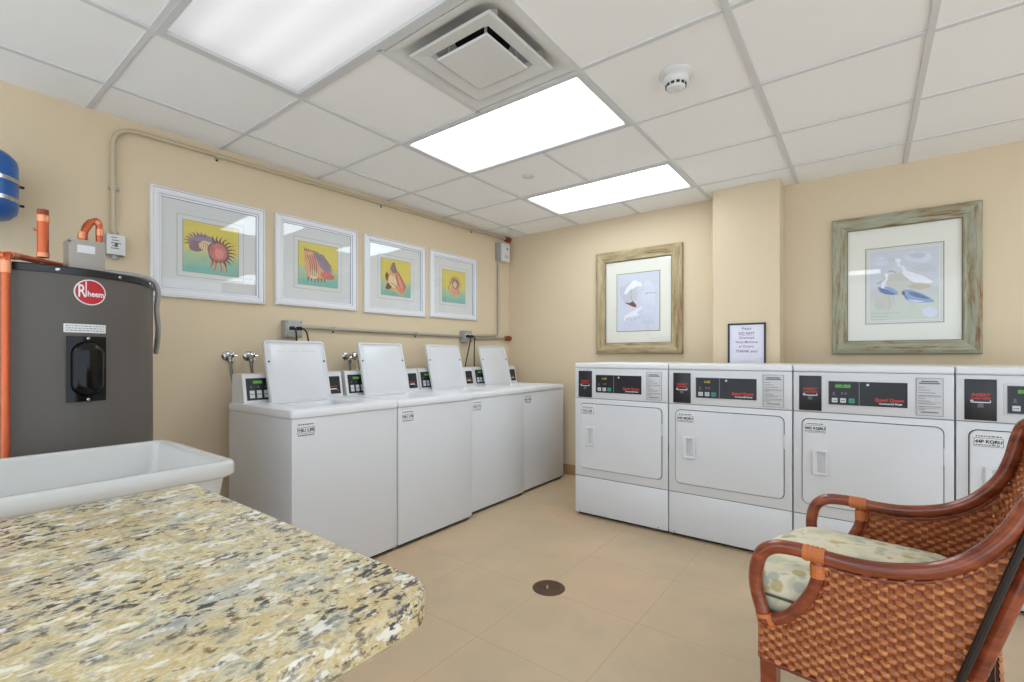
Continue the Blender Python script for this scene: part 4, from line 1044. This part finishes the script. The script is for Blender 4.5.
def weave(name, fn, u0, u1, v0, v1, inside, parent, du=PITCH / 10, dv=ROW / 6, amp=.0046):
    """woven sheet: rows of flat cane passing over and under uprights. fn(u,v)->(point, normal)"""
    nu = int((u1 - u0) / du); nv = int((v1 - v0) / dv); vs = []; fs = []; idx = {}; mi = []
    for j in range(nv):
        for i in range(nu):
            if inside and not inside(u0 + (i + .5) * du, v0 + (j + .5) * dv): continue
            q = []
            for (a, c) in ((i, j), (i + 1, j), (i + 1, j + 1), (i, j + 1)):
                if (a, c) not in idx:
                    u, v = u0 + a * du, v0 + c * dv
                    P, N = fn(u, v)
                    row = math.floor(v / ROW + 1e-6); fr = v / ROW - row
                    ph = math.cos(PI * (u / PITCH * 2 + row)) 
                    prof = math.sqrt(max(0, 1 - (2 * fr - 1) ** 2))
                    h = amp * math.tanh(2.0 * ph) / .964 * prof + (prof - .6) * .0034
                    idx[(a, c)] = len(vs); vs.append(P + N * h)
                q.append(idx[(a, c)])
            fs.append(q); uu = u0 + (i + .5) * du; vv = v0 + (j + .5) * dv; mi.append(1 if math.cos(PI * (uu / PITCH * 2 + math.floor(vv / ROW + 1e-6))) < -.45 else 0)  # faces in the dips take the darker colour that stands for shade
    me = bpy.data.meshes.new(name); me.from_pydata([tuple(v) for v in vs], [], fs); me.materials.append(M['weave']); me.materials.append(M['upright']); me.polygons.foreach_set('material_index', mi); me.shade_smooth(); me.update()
    o = bpy.data.objects.new(name, me); COL.objects.link(o); o.parent = parent
    return o
RS, LT = resample(FP, .002)
def fpn(u):
    f_ = (u % LT) / .002; i = int(f_) % len(RS); j = (i + 1) % len(RS); t_ = f_ - int(f_)
    a = RS[(i - 3) % len(RS)]; c = RS[(i + 3) % len(RS)]; d = (c - a).normalized()
    p = RS[i].lerp(RS[j], t_) if i < len(RS) - 1 else RS[i]
    return p, Vector((-d.y, d.x)) * 1.0
def apron(u, v):
    p, n = fpn(u); z = v
    return Vector((p.x, p.y, z)), Vector((-n.x, -n.y, 0)) if False else Vector((n.x, n.y, 0))
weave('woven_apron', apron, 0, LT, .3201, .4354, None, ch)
def path3(z, r, m, name, par, off=0.0):
    b = MB(); pts = [Vector((p.x, p.y, z)) for p in RS[::6]]
    b.tube(pts, r, m, 10, closed=True); return b.build(name, par, ang=60)
path3(.322, .0065, 'pole', 'apron_rail', ch)
b = MB(); b.tube([Vector((p[0], p[1], .436)) for p in FP[1:25]], .0085, 'pole', 10); b.build('seat_rail', ch, ang=60)
# side panels, z above the rail, between brace, arm and rear edge
armz = catmull([(p[0], p[2]) + (0,) for p in arm[5:17]], 8)
def arm_z(s_):
    best = None
    for k in range(len(armz) - 1):
        a, c = armz[k], armz[k + 1]
        if a.x <= s_ <= c.x: return a.y + (c.y - a.y) * (s_ - a.x) / max(1e-6, c.x - a.x)
    return None
brc = catmull([(p[0], p[1], 0) for p in branch], 6)
def br_s(z):
    for k in range(len(brc) - 1):
        a, c = brc[k], brc[k + 1]
        if c.y <= z <= a.y: return a.x + (c.x - a.x) * (a.y - z) / max(1e-6, a.y - c.y)
    return .112 if z > .6 else -.02
def edge_s(z): return .372 + (z - .44) * .285
def inside_side(s_, z):
    if z < .4345: return False
    if s_ > edge_s(z): return False
    az = arm_z(s_)
    if az is None or z > az: return False
    if z < .645 and s_ < br_s(z): return False
    return True
for w, sg in ((0, -1), (WD, 1)):
    def side(u, v, w=w, sg=sg):
        return Vector((u, w, v)), Vector((0, sg, 0))
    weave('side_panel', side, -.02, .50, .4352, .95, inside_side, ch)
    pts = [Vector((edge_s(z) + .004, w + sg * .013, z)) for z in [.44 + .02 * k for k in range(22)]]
    b = MB(); b.tube(pts, .0075, 'footdark', 8); b.build('edge_shade_strip', ch)  # dark tube standing in for the shaded gap behind the panel edge
    b = MB(); b.tube(catmull([(br_s(z) + .019, w, z) for z in (.45, .48, .52, .56, .60)] + [(.132, w, .624), (.16, w, .6225), (.238, w, .627), (.320, w, .649), (.385, w, .684), (.432, w, .73), (.462, w, .785), (.480, w, .85)], 6), .0045, 'pole', 8); b.build('inner_piping', ch, ang=60)
    # rear post and legs
    yi = w - sg * .034
    b = MB(); b.tube(catmull([(.400, yi, .438), (.436, yi, .56), (.474, yi, .69), (.515, yi - sg * .004, .82), (.556, w - sg * .055, .975)], 6), .0158, 'pole', 16); b.build('rear_post', ch, ang=60)
    b = MB(); b.tube([(.397, yi, .436), (.401, yi, .447)], .022, 'cane', 16); b.build('post_binding', ch)
    def legm(p0, p1, a, c, m_):
        q = MB(); q.loft([[(p[0] + sx * h_, p[1] + sy * h_, p[2]) for sx, sy in ((-1, -1), (1, -1), (1, 1), (-1, 1))] for p, h_ in ((p0, a), (p1, c))], m_); return q
    legm((-.004, w - sg * .022, .335), (-.004, w - sg * .022, 0), .021, .015, 'pole').build('leg', ch, smooth=False)
    legm((.41, w - sg * .03, .335), (.47, w - sg * .025, 0), .021, .016, 'pole').build('leg', ch, smooth=False)
# back panel
def backp(u, v):
    s_ = edge_s(v) + .045 * math.sin(PI * u / WD) ** .7 * min(1, (v - .40) / .2)
    return Vector((s_, u, v)), Vector((1, 0, -.3)).normalized()
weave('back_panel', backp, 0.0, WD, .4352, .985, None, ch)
b = MB(); b.poly([(p[0], p[1], .425) for p in FP], 'footdark'); b.poly([(p[0], p[1], .415) for p in FP][::-1], 'footdark')
b2 = MB(); b2.loft([[(.0 + (p[0] - .2) * .96 + .2, (p[1] - WD / 2) * .96 + WD / 2, z) for p in FP] for z in (.405, .425)], 'footdark'); b2.build('seat_deck', ch, smooth=False)
# cushion
def cu(g, z):
    out = []
    pts = rrect(-.052 + g, .372 - g, .026 + g, WD - .026 - g, max(.012, .045 - g * .3), z, 8)
    # add points on front edge for bow
    res = []
    L = len(pts)
    for i in range(L):
        a = Vector(pts[i]); c = Vector(pts[(i + 1) % L]); n = 12 if i % 9 == 8 else 1
        for k in range(n): res.append(a.lerp(c, k / n))
    for p in res:
        f_ = max(0, min(1, (p.y - .026) / (WD - .052))); wt = max(0, min(1, (.15 - p.x) / .2))
        out.append((p.x - .055 * math.sin(PI * f_) * wt, p.y, p.z))
    return out
dome = lambda z: z
b = MB()
b.loft([cu(.035, .432), cu(.010, .440), cu(.001, .462), cu(.0, .486), cu(.004, .4925)], 'fabric', True, False, True)
b.loft([cu(.004, .4945), cu(.0, .501), cu(.002, .520), cu(.012, .540), cu(.034, .552), cu(.08, .557), cu(.15, .560), cu(.20, .561)], 'fabric', True, False, True)
csh = b.build('seat_cushion', ch, ang=50); plab(csh, 'cream and sage leaf-patterned cushion')
b = MB(); b.tube(cu(.001, .4935), .0035, 'seamdark', 8, closed=True); b.build('piping', csh, ang=60)

# ------------------------------------------------------------------ light and camera
w = bpy.data.worlds.new('World'); S.world = w; w.use_nodes = True
w.node_tree.nodes['Background'].inputs[0].default_value = (.82, .93, 1.045, 1)
w.node_tree.nodes['Background'].inputs[1].default_value = 1.55

cam = bpy.data.cameras.new('camera'); co = bpy.data.objects.new('camera', cam); COL.objects.link(co)
co.location = (0, 0, 1.165); co.rotation_euler = (PI / 2, 0, .646)
cam.sensor_fit = 'HORIZONTAL'; cam.sensor_width = 36; cam.lens = 471.0 / 1024 * 36
cam.shift_x = 0; cam.shift_y = (356 - 341) / 1024.0
cam.clip_start = .02
S.camera = co
S.view_settings.view_transform = 'Standard'; S.view_settings.look = 'None'; S.view_settings.gamma = 1; S.view_settings.use_curve_mapping = False
S.view_settings.exposure = 0.42
try:
    S.cycles.max_bounces = 10; S.cycles.diffuse_bounces = 5; S.cycles.transparent_max_bounces = 8
except Exception: pass
